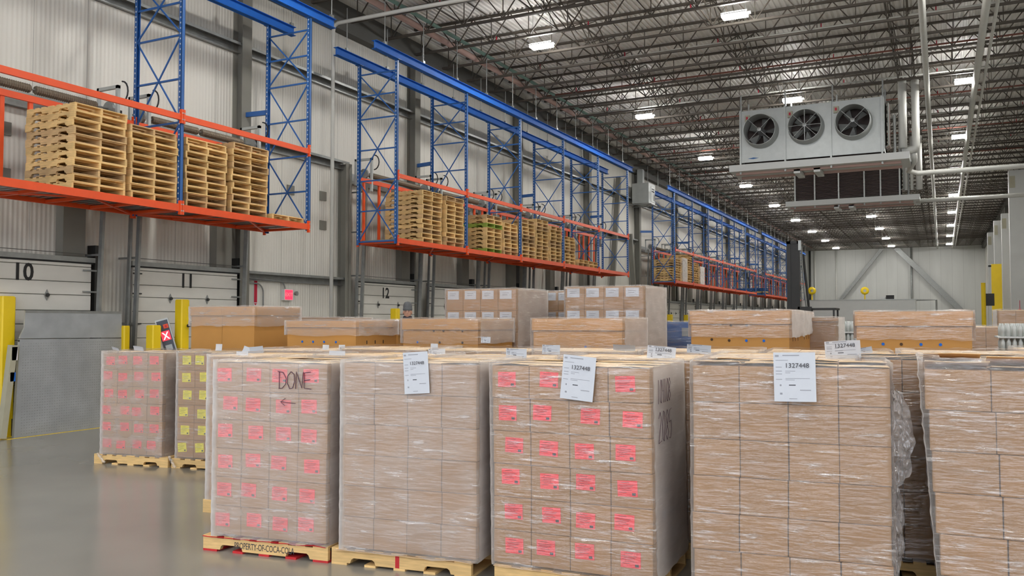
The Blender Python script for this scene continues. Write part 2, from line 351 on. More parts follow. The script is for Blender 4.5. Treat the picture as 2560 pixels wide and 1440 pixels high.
# columns along the left wall
def hcol(w, d, z):
    mb = MB(); mb.box((0, -w / 2, 0), (.015, w / 2, z), 'steel_grey'); mb.box((d - .015, -w / 2, 0), (d, w / 2, z), 'steel_grey'); mb.box((0, -.006, 0), (d, .006, z), 'steel_grey'); return mb
colm = hcol(.30, .3, 9.85).mesh('column')
for y in [0.3 + 7.3 * k - 7.3 for k in range(16)]: struct(place('column_left', colm, loc=(XL, y + .05, 0)))
struct(place('column_left', hcol(.25, .28, 6.25).mesh('column'), loc=(XL, 18.85, 0)))
for y in [3, 16, 30.2, 42, 55, 68, 81, 94]:
    struct(place('column_right', colm, loc=(XR - .3, y, 0)))
def brace(name, p, q, w=.25):
    return struct(MB().bar(p, q, w, w * .7, 'steel_grey').build(name))
brace('beam_brace', (XL + .2, 41.0, 9.2), (XL + .2, 39.3, .1)); brace('beam_brace', (XL + .2, 42.7, 6.5), (XL + .2, 44.0, .1))
# ---- dock doors
def dock_door(k, y0, number=None, width=2.88):
    r = bpy.data.objects.new('door_%d' % k, None); C.objects.link(r); r.location = (0, y0, 0); struct(r)
    x = XL + .32; ztop = 3.05
    # leaf with grooves
    mb = MB(); prof = [(x, 0.03)]; z = .03; i = 0
    while z < ztop - .05:
        dz = .285 if i % 2 == 0 else .245; z2 = min(z + dz, ztop)
        prof += [(x + .05, z + .006), (x + .05, z2 - .012), (x + .028, z2 - .006)]; z = z2; i += 1
    prof += [(x, ztop)]
    mb.prism(prof, .04, width - .04, 'door_paint', 'y')
    # prism gives (u,t,v): u=x, t=y
    z = .03; i = 0
    while z < ztop - .05:
        dz = .285 if i % 2 == 0 else .245; z += dz; mb.box((x + .03, .04, z - .012), (x + .042, width - .04, z), 'door_seam'); i += 1
    leaf = mb.build('door_leaf', r)
    MB().box((x - .02, -.02, ztop), (x + .09, width + .02, ztop + .09), 'galv').box((x - .0, 0, ztop - .03), (x + .06, width, ztop), 'black').build('header_seal', r)
    for s, yy in ((-1, -.02), (1, width + .02)):
        t = MB(); t.bar((x + .12, yy, 0), (x + .34, yy, 5.85), .05, .09, 'galv', up=(1, 0, 0)); t.bar((x + .02, yy + s * .1, 0), (x + .2, yy + s * .1, 5.85), .04, .07, 'galv', up=(1, 0, 0))
        for zz in (.8, 1.9, 3.2, 4.4, 5.5): t.bar((XL + .02, yy, zz), (x + .12 + .22 * zz / 5.85, yy, zz), .03, .04, 'galv')
        t.build('track', r)
    MB().box((XL + .01, width - .52, 3.14), (XL + .22, width - .06, 5.8), 'steel_grey').build('shade_band', r)  # dark band standing in for shade above the door, built as a panel
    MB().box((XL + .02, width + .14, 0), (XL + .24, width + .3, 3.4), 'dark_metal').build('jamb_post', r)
    if number:
        n = place('number', text_mesh(number, .42, 'black'), leaf, (x + .056, 0, 0), (PI / 2, 0, PI / 2)); n.scale = (.95, 1, 1)
        c = onX({'10': 57, '11': 467, '12': 963}[number], {'10': 681, '11': 704, '12': 734}[number], x + .05)
        n.location = (x + .056, c.y - y0, c.z)
    hp = MB().prism([(-.05, 0), (0, .1), (.05, 0), (0, -.1)], 0, .012, 'galv', 'x').lathe([(.001, .05), (.03, .05), (.035, 0)], 'dark_metal', 8, Matrix.Rotation(PI / 2, 4, 'Y')).mesh('door_catch')
    for yy in (.95, 1.95): place('door_catch', hp, leaf, (x + .055, yy, 2.42)); place('door_catch', hp, leaf, (x + .055, yy, 1.35))
    bolt = MB()
    for zz in (.6, 1.15, 1.9, 2.5, 2.9): bolt.bar((x + .07, .02, zz), (x + .07, .22, zz), .03, .025, 'dark_metal'); bolt.bar((x + .07, width - .22, zz), (x + .07, width + .06, zz), .02, .03, 'galv')
    bolt.build('roller_bracket', r)
    # counterbalance shaft, springs, arms
    sx, sz = x + .3, 5.98
    MB().tube([(sx, -.25, sz), (sx, width + .3, sz)], .018, 'galv').build('shaft', r)
    sp = MB(); n = 60
    for a, b in ((.2, 1.38), (1.48, 2.68)): sp.tube([(sx, a + (b - a) * i / n, sz) for i in range(n + 1)], .07, 'spring', 10, True, [.068 + .012 * (i % 2) for i in range(n + 1)])
    sp.build('spring', r)
    MB().box((XL + .03, -.2, sz - .22), (XL + .12, width + .25, sz + .06), 'galv').build('spring_pad', r)
    for yy in (-.08, width + .08):
        a = MB(); a.box((sx - .3, yy - .03, sz - .3), (sx - .25, yy + .03, sz + .42), 'galv_light'); a.box((sx - .3, yy - .03, sz + .36), (sx + .28, yy + .03, sz + .42), 'galv_light'); a.box((sx + .22, yy - .03, sz - .5), (sx + .28, yy + .03, sz + .42), 'galv_light')
        a.lathe([(.0, 0), (.14, 0), (.14, .06), (.0, .06)], 'galv', 14, Matrix.Translation((sx, yy + .04, sz)) @ Matrix.Rotation(PI / 2, 4, 'X'))
        pts = [(sx + .3 + .16 * math.sin(t), yy + .05, sz + .2 - .2 * math.cos(t) + .1) for t in [i * PI / 8 for i in range(9)]]; a.tube(pts, .016, 'black', 6)
        a.build('lift_bracket', r)
    MB().box((sx - .12, width + .12, sz - .62), (sx + .16, width + .36, sz - .12), 'black').box((sx - .05, width + .14, sz - .12), (sx + .1, width + .3, sz + .0), 'dark_metal').tube([(sx, width + .24, sz - .6), (sx, width + .24, sz - .75)], .05, 'galv').build('operator', r)
    return r
doors = [(8.05, '10'), (11.8, '11'), (19.15, '12'), (22.8, None), (26.45, None), (30.1, None), (33.75, None)]
doors += [(45.0 + 3.66 * k, None) for k in range(15)]
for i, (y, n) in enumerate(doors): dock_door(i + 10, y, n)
# recess floor line, conduit, small wall fittings
tag(MB().tube([(-14.2, 17.85, 0), (-14.2, 17.85, 9.6), (-14.17, 17.85, 9.72), (-14.05, 17.85, 9.78), (-12, 17.9, 9.8), (-9, 18, 9.8)], .05, 'pipe_white', 12).build('water_pipe', smooth=True), 'white vertical pipe rising beside the near rack and elbowing under the joists', 'pipe')
def conduit(pts, label, r=.018, m='galv'): return tag(MB().tube(pts, r, m, 8).build('conduit', smooth=True), label, 'conduit')
def bend(y0, y1, z1, zb, r=.22, x=XL + .06):
    return [(x, y0, z1), (x, y1 - r, z1 - .02)] + [(x, y1 - r + r * math.sin(t), z1 - .02 - r * (1 - math.cos(t))) for t in [i * PI / 12 for i in range(1, 7)]] + [(x, y1, zb)]
e = onX(722, 737, XL + .1); fs = onX(642, 733, XL + .05); pA = onX(716, 715, XL + .1); pB = onX(661, 760, XL + .1)
conduit(bend(15.2, pA.y, 2.97, e.z + .1), 'grey conduit dropping to the red exit sign')
conduit(bend(15.2, pB.y, 2.87, 1.2), 'grey conduit dropping between the arrow sign and the exit sign')
t = thing('exit_sign', 'lit red exit sign with a small emergency lamp on the white wall', 'sign', (XL, e.y, e.z))
MB().box((0, -.16, -.14), (.1, .16, .14), 'sign_white').build('housing', t)
MB().box((.1, -.14, -.12), (.106, .14, .12), 'sign_red_lit').build('sign_face', t)
place('lettering', text_mesh('EXIT', .13, 'sign_white'), t.children[-1], (.108, 0, 0), (PI / 2, 0, PI / 2))
MB().lathe([(.0, 0), (.05, .0), (.06, .06), (.055, .065), (0, .06)], 'galv', 12, Matrix.Translation((.08, .26, .04)) @ Matrix.Rotation(PI / 2, 4, 'Y')).bar((.05, .15, 0), (.09, .25, .04), .02, .02, 'galv').build('emergency_lamp', t)
t = thing('arrow_sign', 'narrow red vertical sign with a downward arrow on the white wall', 'sign', (XL, fs.y, fs.z))
MB().box((0, -.06, -.3), (.012, .06, .42), 'sign_white').build('board', t)
MB().box((.012, -.05, -.22), (.015, .05, .3), 'red').prism([(-.05, -.24), (.05, -.24), (0, -.29)], .012, .015, 'red', 'x').build('arrow', t)
for i, (px, py) in enumerate([(727, 475), (808, 490), (808, 563), (10, 320), (8, 436), (1015, 495)]):
    p = onX(px, py, XL + .02)
    tag(MB().box((XL, p.y - .13, p.z - .12), (XL + .03, p.y + .13, p.z + .12), 'steel_grey').build('wall_plate'), ['small grey square plate seen through the end frame of the near rack', 'upper grey square plate right of the near rack', 'lower grey square plate right of the near rack', 'upper grey square plate at the left picture edge behind the near rack', 'lower grey square plate at the left picture edge behind the near rack', 'small grey square plate behind the left end of the middle rack'][i], 'plate')
t = thing('wall_heater', 'grey louvred heater box on a bracket high on the left wall', 'heater', (XL + .3, 43.4, 8.1))
MB().box((0, -.6, 0), (.9, .5, 1.05), 'galv_light').build('casing', t)
MB().box((.9, -.2, .1), (.92, .4, .9), 'white_paint').box((.92, -.1, .62), (.93, .3, .68), 'black').box((.92, -.1, .75), (.93, .3, .8), 'black').build('grille', t)
MB().bar((-.3, -.5, -.05), (1, -.5, -.05), .05, .05, 'galv').bar((-.3, .4, -.05), (1, .4, -.05), .05, .05, 'galv').bar((1, -.55, -.05), (1, .45, -.05), .05, .05, 'galv').build('bracket', t)
MB().box((.05, .1, 1.05), (.35, .4, 1.9), 'galv_light').build('duct', t)

# ================================================================== hanging racks
def hanging_rack(label, y_rail, frames, beams, guards, name='hanging_rack'):
    """frames: Y of upright frames; beams: (y0,y1) spans with shelf"""
    XF, XB, ZB, ZT, ZR = -12.6, -13.8, 4.0, 5.74, 8.78
    r = thing(name, label, 'rack', (0, 0, 0))
    for x, lb, dy in ((XF, None, 0), (XB, None, 0)):
        mb = MB(); a, b = y_rail
        mb.box((x - .075, a, ZR), (x + .075, b, ZR + .012), 'rail_blue').box((x - .075, a, ZR + .2), (x + .075, b, ZR + .212), 'rail_blue').box((x - .008, a, ZR), (x + .008, b, ZR + .2), 'rail_blue')
        mb.build('rail', r)
        y = a + .5
        while y < b:
            rods = MB(); rods.tube([(x - .03, y, ZR + .2), (x - .03, y, JZ + .02)], .012, 'galv', 6); rods.box((x - .06, y - .05, ZR + .2), (x, y + .05, ZR + .32), 'galv'); rods.box((x - .1, y - .03, ZR + .16), (x - .05, y + .03, ZR + .27), 'dark_metal').build('hanger_rod', r); y += 1.83
    for y in frames:
        for x in (XF, XB):
            mb = MB(); mb.box((x - .035, y - .04, ZB - .04), (x + .035, y - .034, ZR), 'rack_blue'); mb.box((x - .035, y + .034, ZB - .04), (x + .035, y + .04, ZR), 'rack_blue'); s = .035 if x == XF else -.035
            mb.box((min(x + s, x + s * .8), y - .04, ZB - .04), (max(x + s, x + s * .8), y + .04, ZR), 'rack_blue')
            z = ZB + .1
            while z < ZR - .05:
                mb.box((x - .012, y - .0415, z), (x + .012, y - .0395, z + .03), 'white_paint'); z += .1
            mb.box((x - .09, y - .07, ZR - .012), (x + .09, y + .07, ZR), 'rack_blue')
            mb.build('upright', r)
        mb = MB(); zs = [ZB + .04, ZB + .85, 5.65, 6.47, 7.3, 7.92, 8.5]
        for z in zs: mb.bar((XB, y, z), (XF, y, z), .03, .035, 'rack_blue')
        for i in (0, 2, 4):
            mb.bar((XB, y - .012, zs[i]), (XF, y - .012, zs[i + 2]), .02, .028, 'rack_blue'); mb.bar((XF, y + .012, zs[i]), (XB, y + .012, zs[i + 2]), .02, .028, 'rack_blue')
        mb.build('lattice', r)
    for a, b in beams:
        for x in (XF + .03, XB - .03):
            for z, h in ((ZB - .02, .13), (ZT - .06, .11)):
                s = 1 if x > -13 else -1
                mb = MB(); mb.box((x - .025, a + .04, z), (x + .025, b - .04, z + h), 'rack_orange')
                for yy in (a + .005, b - .045): mb.box((x + s * .01 - .03, yy, z - .06), (x + s * .01 + .03, yy + .04, z + .2), 'rack_orange')
                for yy in (a + .02, b - .02):
                    for zz in (z + .0, z + .12): mb.box((x + s * .036, yy - .012, zz), (x + s * .046, yy + .012, zz + .02), 'galv_light')
                mb.build('beam', r)
        n = 4; mb = MB()
        for i in range(n + 1):
            y = a + .06 + (b - a - .12) * i / n; mb.box((XB, y - .03, ZB - .01), (XF, y + .03, ZB + .045), 'rack_orange')
        mb.bar((XB, a + .1, ZB + .0), (XF, a + (b - a) / 2, ZB + .0), .04, .03, 'rack_orange'); mb.bar((XF, a + (b - a) / 2, ZB + .0), (XB, b - .1, ZB + .0), .04, .03, 'rack_orange')
        mb.build('cross_member', r)
        mb = MB(); y = a + .06; up = True
        while y < b - .1:
            z = ZB + .055; mb.box((XB, y, z), (XF, y + .075, z + .004), 'galv'); mb.box((XB, y + .075, z - .0), (XF, y + .079, z + .04), 'galv'); mb.box((XB, y + .079, z + .036), (XF, y + .15, z + .04), 'galv'); y += .154
        mb.build('deck_panel', r)
    for a, b in beams:
        for q in guards:
            y = a + q
            if y < b - .1: MB().box((XB - .08, y - .035, ZB + .05), (XB - .03, y + .035, ZT), 'rack_orange').build('guard_post', r)
    for y in frames:
        k = round((y - .35) / 7.3); yc = .35 + 7.3 * k
        if abs(y - yc) < 1.2: MB().bar((XL + .3, yc, 6.75), (XB, y, 6.75), .06, .11, 'rack_blue').build('wall_arm', r)
    return r
G6 = [.3, 1.0, 1.5, 2.15, 2.75, 3.3]
hanging_rack('near blue and orange hanging rack with four pallet stacks over doors 10 and 11', (2.5, 15.85), [7.8, 11.4, 15.0], [(7.8, 11.4), (11.4, 15.0)], G6)
f2 = [18.46, 22.12, 25.78, 29.44, 33.1, 36.8]
hanging_rack('middle blue and orange hanging rack with a long row of pallet stacks', (17.45, 37.5), f2, list(zip(f2, f2[1:])), G6)
f3 = [44.4 + 3.69 * k for k in range(7)]
hanging_rack('far hanging rack beginning past the heater box, with wrapped pallets', (43.2, 67.6), f3, list(zip(f3, f3[1:])), [.4, 1.3, 2.2, 3.1])
f4 = [70.3 + 3.66 * k for k in range(7)]
hanging_rack('farthest hanging rack vanishing behind the forklift mast', (69.2, 93.5), f4, list(zip(f4, f4[1:])), [.4, 1.8, 3.0])

# ================================================================== pallets
PL, PW, PH = 1.219, 1.016, .131
def stringer_profile():
    p = [(0, 0)]
    for a in (.17, .82):
        p += [(a, 0), (a + .012, .03), (a + .03, .042), (a + .2, .042), (a + .218, .03), (a + .23, 0)]
    return p + [(PL, 0), (PL, .095), (0, .095)]
def pallet_parts(wood, edge=None):
    st = MB().prism([(u, v) for u, v in stringer_profile()], 0, .038, wood, 'y').mesh('stringer')
    td = MB(); ws = [.14, .09, .09, .14, .09, .09, .14]; gap = (PL - sum(ws)) / 6; x = 0
    for w_ in ws: td.box((x, 0, 0), (x + w_, PW, .018), wood); x += w_ + gap
    bd = MB(); ws = [.14, .1, .1, .1, .14]; gap = (PL - sum(ws)) / 4; x = 0
    for i, w_ in enumerate(ws): bd.box((x, 0, 0), (x + w_, PW, .018), edge or wood); x += w_ + gap
    return st, td.mesh('top_deck'), bd.mesh('bottom_deck')
def make_pallet(wood='wood', edge=None, label='', group=None, parts=None):
    st, td, bd = parts or pallet_parts(wood, edge)
    r = thing('pallet', label, 'pallet', group=group)
    for y in (0, (PW - .038) / 2, PW - .038): place('stringer', st, r, (0, y, .018))
    place('top_deck', td, r, (0, 0, .113)); place('bottom_deck', bd, r, (0, 0, 0))
    return r
PARTS = {k: pallet_parts(k) for k in ('wood', 'wood_weathered', 'wood_green', 'blue_paint')}
PARTS['red_edge'] = pallet_parts('wood', 'red_paint')
def joined(wood):
    mb = MB()
    for y in (0, (PW - .038) / 2, PW - .038): mb.prism(stringer_profile(), y, y + .038, wood, 'y', Matrix.Translation((0, 0, .018)))
    for z, ws in ((.113, [.14, .09, .09, .14, .09, .09, .14]), (0, [.14, .1, .1, .1, .14])):
        gap = (PL - sum(ws)) / (len(ws) - 1); x = 0
        for w_ in ws: mb.box((x, 0, z), (x + w_, PW, z + .018), wood); x += w_ + gap
    return mb.mesh('pallet')
JOINED = {k: joined(k) for k in ('wood', 'wood_weathered', 'wood_green', 'blue_paint')}
SHELF = 4.0 + .055 + .042
def stack(y0, n, where, group, detailed, wood='wood', special=None, jitter=.012, cw='bare wooden'):
    src = make_pallet(wood, label='', parts=PARTS[wood]) if detailed else None
    jy = 0
    for k in range(n):
        wk = wood if random.random() > .22 else 'wood_weathered'
        if special and k in special: wk = special[k]
        pos = ORD[k] + ' from the bottom' if k < n - 1 or n == 1 else 'topmost'
        if n == 1: pos = 'lone'
        adj = {'wood_green': 'green-tinted', 'blue_paint': 'blue painted'}.get(wk, cw)
        lab = '%s pallet, %s%s' % (adj, '' if n == 1 else pos + ' of ', where)
        x = -13.83 + random.uniform(-jitter, jitter) * 1.6; y = y0 + random.uniform(-jitter, jitter) + jy
        rz = random.uniform(-.02, .02)
        if detailed:
            o = src if k == 0 and wk == wood else make_pallet(wk, parts=PARTS[wk])
            if k == 0 and wk != wood: bpy.data.objects.remove(src) if not src.children else [bpy.data.objects.remove(c) for c in list(src.children)] and bpy.data.objects.remove(src)
            o.location = (x, y, SHELF + k * PH); o.rotation_euler = (0, 0, rz)
        else: o = place('pallet', JOINED[wk], loc=(x, y, SHELF + k * PH), rot=(0, 0, rz))
        tag(o, lab, 'pallet', group)
for y, n, nm in [(9.22, 11, 'the leftmost'), (10.32, 10, 'the second'), (11.55, 10, 'the third'), (12.72, 11, 'the fourth')]:
    stack(y, n, nm + ' stack on the near rack', 'pallets on the near rack', True)
stack(13.86, 1, 'lying alone at the right end of the near rack', 'pallets on the near rack', True)
for i, (y, n, sp) in enumerate([(19.72, 11, None), (20.98, 11, None), (23.42, 9, {6: 'wood_green', 0: 'wood_green'}), (24.6, 8, None), (25.95, 10, None), (27.1, 11, None), (28.3, 10, None), (29.6, 8, None)]):
    stack(y, n, "the middle rack's %s stack" % ORD[i], 'pallets on the middle rack', i == 0, special=sp)
stack(31.0, 2, "the middle rack's low pile", 'pallets on the middle rack', False)
stack(32.1, 2, "the middle rack's end pile", 'pallets on the middle rack', False)
for i, (y, n) in enumerate([(44.6, 9), (45.85, 10), (47.1, 12), (48.4, 9), (49.7, 8)]):
    stack(y, n, "the far rack's %s stack" % ORD[i], 'pallets on the far rack', False)
stack(64.0, 2, "the far rack's end pile", 'pallets on the far rack', False, special={0: 'blue_paint', 1: 'blue_paint'})
stack(70.6, 4, "the farthest rack's pile", 'pallets on the farthest rack', False, special={0: 'blue_paint', 2: 'blue_paint', 3: 'blue_paint'})
def wrap_shell(name, x0, y0, x1, y1, z0, z1, m, label, amp=.012, seed=0, cat='stretch film', top=.12, full_top=False, parent=None, T=None, lean=0.0, seg=.06, off=.012):
    """closed band of film round a load, folded over its top edge"""
    mb = MB(); x0 -= off; y0 -= off; x1 += off; y1 += off
    per = []; nx = max(6, int((x1 - x0) / seg)); ny = max(6, int((y1 - y0) / seg))
    for i in range(nx): per.append((x0 + (x1 - x0) * i / nx, y0, 0, -1))
    for i in range(ny): per.append((x1, y0 + (y1 - y0) * i / ny, 1, 0))
    for i in range(nx): per.append((x1 - (x1 - x0) * i / nx, y1, 0, 1))
    for i in range(ny): per.append((x0, y1 - (y1 - y0) * i / ny, -1, 0))
    n = len(per); nz = max(6, int((z1 - z0) / .05)); vs = []
    for k in range(nz + 1):
        z = z0 + (z1 + .012 - z0) * k / nz
        for x, y, a, b in per:
            d = abs(noise.noise(Vector((x * 3 + seed, y * 3, z * 14)))) * amp + (.004 if k % 2 else 0)
            zz = z + (noise.noise(Vector((x * 6, y * 6, seed + 3.3))) * .02 if k == 0 else 0)
            vs.append((x + a * d + lean * (z - z0), y + b * d, zz))
    rings = [k for k in (.35, .7, 1.0)] if not full_top else [.35, 1.0]
    cx, cy = (x0 + x1) / 2, (y0 + y1) / 2
    for q in rings:
        for x, y, a, b in per:
            t = top * q; dx = (cx - x); dy = (cy - y); l = max(abs(dx) / (x1 - x0) * 2, abs(dy) / (y1 - y0) * 2, .01)
            f = min(t * (1 + .5 * noise.noise(Vector((x * 5, y * 5, seed)))) / (.5 * min(x1 - x0, y1 - y0)), .98) if not (full_top and q == 1) else .999
            vs.append((x + dx * f + lean * (z1 - z0), y + dy * f, z1 + .018 + .012 * noise.noise(Vector((x * 9 + dx * f * 9, y * 9, q)))))
    R = nz + len(rings)
    fs = [(k * n + j, k * n + (j + 1) % n, (k + 1) * n + (j + 1) % n, (k + 1) * n + j) for k in range(R) for j in range(n)]
    mb.add(vs, fs, m)
    o = mb.build(name, parent, smooth=True)
    if T is not None: o.matrix_world = T
    if label: tag(o, label, cat)
    return o
for i, (y, n) in enumerate([(45.85, 10), (49.7, 8)]):
    wrap_shell('stretch_film', -13.85, y - .02, -12.6, y + 1.04, SHELF, SHELF + n * PH, 'film_dense', ['crumpled clear film round the second pallet stack of the far rack', 'crumpled clear film round the fifth pallet stack of the far rack'][i], seed=i, amp=.03)

# ================================================================== carton loads
CART = {}
def carton_mesh(w, d, h, m='cardboard', seamtape=True):
    k = (round(w, 4), round(d, 4), round(h, 4), m)
    if k in CART: return CART[k]
    g = .0025; b = .006
    bm = bmesh.new(); bmesh.ops.create_cube(bm, size=1)
    for v in bm.verts: v.co = Vector((v.co.x * (w - 2 * g) + w / 2, v.co.y * (d - 2 * g) + d / 2, (v.co.z + .5) * (h - .003)))
    bmesh.ops.bevel(bm, geom=bm.edges[:], offset=b, segments=2, affect='EDGES', profile=.6)
    me = bpy.data.meshes.new('carton'); bm.to_mesh(me); bm.free(); me.materials.append(M[m]); me.materials.append(M['tape'])
    CART[k] = me; return me
def flap_mesh(w, d, lift, side, m='cardboard_lit'):
    """top flap sheet of one carton: hinged at the back, its front edge sprung up"""
    mb = MB(); nx, ny = 6, 4; vs = []
    for t in (0, .004):
        for j in range(ny + 1):
            for i in range(nx + 1):
                u = i / nx; v = j / ny
                z = lift * (1 - v) ** 1.5 * (1 - side * abs(u - .5) * 1.6) + .001
                vs.append((.004 + u * (w - .008), v * (d - .006) - .004, z + t))
    n = (nx + 1) * (ny + 1); fs = []
    for j in range(ny):
        for i in range(nx):
            a = j * (nx + 1) + i; q = (a, a + 1, a + nx + 2, a + nx + 1); fs.append(q[::-1]); fs.append(tuple(n + k for k in q))
    for i in range(nx): fs.append((i, i + 1, n + i + 1, n + i))
    for j in range(ny): a = j * (nx + 1); fs.append((a, n + a, n + a + nx + 1, a + nx + 1)); a += nx; fs.append((a, a + nx + 1, n + a + nx + 1, n + a))
    return mb.add(vs, fs, m).mesh('flap')
def sticker_mesh(col, pr, w=.145, h=.112):
    mb = MB(); mb.box((-w / 2, -.0015, -h / 2), (w / 2, 0, h / 2), col)
    y = -.0022
    for z, a, b in ((.36, -.3, .1), (.2, -.42, .3), (.1, -.35, .25), (0, -.42, .1), (-.12, -.3, .2), (-.25, -.42, -.05)):
        mb.box((a * w, y, z * h), (b * w, -.0014, z * h + .004), pr)
    mb.box((.22 * w, y, -.42 * h), (.4 * w, -.0014, -.26 * h), 'ink')
    return mb.mesh('sticker')
STK = {'pink': sticker_mesh('pink', 'pink_print'), 'yellow': sticker_mesh('yellow_sticker', 'yellow_print', .135, .12)}
bar_me = MB().box((-.04, -.0015, -.03), (.04, 0, .03), 'paper').box((-.03, -.0022, -.02), (-.02, -.001, .02), 'ink').box((-.012, -.0022, -.02), (.006, -.001, .02), 'ink').box((.014, -.0022, -.02), (.03, -.001, .02), 'ink').mesh('sticker')
REST = MB()     # the cartons the picture hardly shows
def load(ox, oy, ang, W, Dp, rows, z0, z1, nx=4, ny=3, stick=None, who='', inset=(0, 0), singles=True, film='film_milky', film_label=None, lean=0.0, lift=.012, sides=True,
         m='cardboard', film_z0=None, pallet='wood', plabel=None, seed=0, front_only=False, amp=.01, smiss=()):
    T = Matrix.Translation((ox, oy, 0)) @ Matrix.Rotation(ang, 4, 'Z')
    p = make_pallet(parts=PARTS[pallet], label=plabel or ('wooden pallet under ' + who)); p.matrix_world = T
    # red-edged and stencilled pallets are handled by their callers
    cw, cdp, ch = W / nx, Dp / ny, (z1 - z0) / rows; ix, iy = inset
    rng = random.Random(seed + 11); me = carton_mesh(cw, cdp, ch, m)
    for k in range(rows):
        jx = rng.uniform(-.006, .006); zz = z0 + k * ch; lx = lean * (zz - z0)
        for j in range(ny):
            for i in range(nx):
                top = k == rows - 1
                vis = j == 0 or top or (i == nx - 1 and sides)
                if front_only: vis = j == 0
                x, y, = ix + i * cw + jx + lx + rng.uniform(-.0015, .0015), iy + j * cdp + rng.uniform(-.001, .003)
                if singles and vis:
                    o = place('carton', me); o.matrix_world = T @ Matrix.Translation((x, y, zz))
                    rname = 'top row' if top else ('bottom row' if k == 0 else ORD[rows - 1 - k] + ' row down')
                    cname = ['leftmost', 'second from left', 'third from left', 'rightmost'][i] if nx == 4 else ORD[i] + ' from left'
                    dname = ['front face', 'middle depth', 'back'][j] if ny == 3 else ORD[j] + ' deep'
                    kind = {'pink': 'pink-stickered', 'yellow': 'yellow-stickered', None: 'plain'}[stick if j == 0 else None]
                    tag(o, '%s carton, %s, %s, %s of %s' % (kind, rname, cname, dname, who), 'carton', 'cartons of ' + who)
                    if top:
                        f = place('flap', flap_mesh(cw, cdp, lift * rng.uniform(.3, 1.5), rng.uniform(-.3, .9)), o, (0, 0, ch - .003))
                    if stick and j == 0:
                        sx = cw * (.42 + rng.uniform(-.12, .16)); sz = ch * (.56 + rng.uniform(-.05, .07))
                        s = place('sticker', STK[stick], o, (sx, -.0005, sz), (0, rng.uniform(-.04, .04), 0)); 
                        if stick == 'yellow' and k == 0: s.rotation_euler = (0, rng.uniform(-.15, -.05), 0)
                elif vis or (not singles and j == 0) or (not singles and top):
                    REST.box((x + .003, y + .003, zz), (x + cw - .003, y + cdp - .003, zz + ch - .003), m, T)
                    if top: REST.box((x + .004, y - .004, zz + ch + .001), (x + cw - .004, y + cdp - .01, zz + ch + .005 + lift * rng.random() * .6), 'cardboard_lit', T)
        if not front_only: REST.box((ix + cw * .5 + lx, iy + cdp * .5, zz), (ix + W - cw * .5 + lx, iy + Dp - .01, zz + ch - .004), m, T) if k < rows - 1 else None
        elif not singles: pass
    if film:
        wrap_shell('stretch_film', ix, iy, ix + W, iy + Dp, film_z0 or z0 - .02, z1 + lift, film, film_label or ('clear stretch film wound round ' + who), T=T, seed=seed, lean=lean, amp=amp)
    return T, p
def slip(T, x0, y0, x1, y1, z, m, label):
    mb = MB(); n = 24; vs = []
    for j in range(2):
        for i in range(n + 1):
            x = x0 + (x1 - x0) * i / n; vs.append((x, (y0 if j == 0 else y1), z + (.012 * noise.noise(Vector((x * 5, 0, z * 7))) - .012 if j == 0 else 0)))
    for q in range(2):
        pass
    k = len(vs); vs += [(a, b, c + .004) for a, b, c in vs]
    fs = [(i, i + 1, n + 2 + i, n + 1 + i) for i in range(n)] + [(k + i, k + n + 1 + i, k + n + 2 + i, k + i + 1) for i in range(n)] + [(i, k + i, k + i + 1, i + 1) for i in range(n)]
    o = mb.add(vs, fs, m).build('slip_sheet'); o.matrix_world = T; tag(o, label, 'slip sheet'); return o
A1, pA1 = load(-5.668, 5.436, math.radians(7.2), 1.10, 1.0, 6, .15, 1.60, stick='pink', who='the DONE load', inset=(.10, .0), film='film_milky', pallet='red_edge', seed=1,
     film_label='hazy stretch film round the front load marked DONE', plabel='wooden pallet with red bottom boards and stencilled lettering, front left')
A2, pA2 = load(-4.43, 5.60, math.radians(6.5), 1.17, 1.0, 6, .15, 1.62, stick=None, who='the second front load', inset=(.10, -.02), film='film_milky', seed=2,
     film_label='hazy stretch film round the plain front load with one sheet', plabel='wooden pallet with a red paint stripe under the plain second front load')
A3, pA3 = load(-3.037, 5.77, math.radians(2.5), 1.225, 1.02, 6, .15, 1.62, stick='pink', who='the middle pink load', inset=(.0, -.01), film='film_clear', seed=3, lean=-.015, amp=.014,
     film_label='shiny stretch film round the middle pink-stickered front load', plabel='wooden pallet under the middle pink-stickered front load')
a4 = Vector((-1.548, 5.857, 0)); b4 = Vector((-.302, 5.977, 0)); ang4 = math.atan2(b4.y - a4.y, b4.x - a4.x); W4 = (b4 - a4).length
A4, pA4 = load(a4.x, a4.y, ang4, W4, 1.02, 6, .15, 1.65, who='the large plain load', film='film_clear', seed=4, lift=.02, amp=.02,
     film_label='glossy wrinkled stretch film round the large plain load with printed sheet 1327448', plabel='wooden pallet under the large plain load right of centre')
a5 = onZ(2335, 925, 1.65)
A5, pA5 = load(-.02, 5.914, math.radians(1.5), 1.09, 1.16, 6, .15, 1.655, nx=3, who='the rightmost front load', film='film_clear', seed=5, lift=.05, lean=-.065, amp=.02, sides=False,
     film_label='loose stretch film round the rightmost front load', plabel='wooden pallet under the rightmost front load')
L1, pL1 = load(-10.454, 8.046, math.radians(9), 1.0, .98, 6, .145, 1.52, stick='pink', who='the leftmost pink load', inset=(.10, .02), film='film_milky', seed=6,
     film_label='hazy film round the small pink-stickered load at far left', plabel='wooden pallet under the far-left pink-stickered load')
L2, pL2 = load(-9.20, 8.25, math.radians(9), 1.08, .98, 6, .145, 1.53, stick='yellow', who='the yellow-stickered load', inset=(.06, .02), film='film_clear', seed=7, sides=False,
     film_label='clear film round the yellow-stickered load', plabel='wooden pallet under the yellow-stickered load')
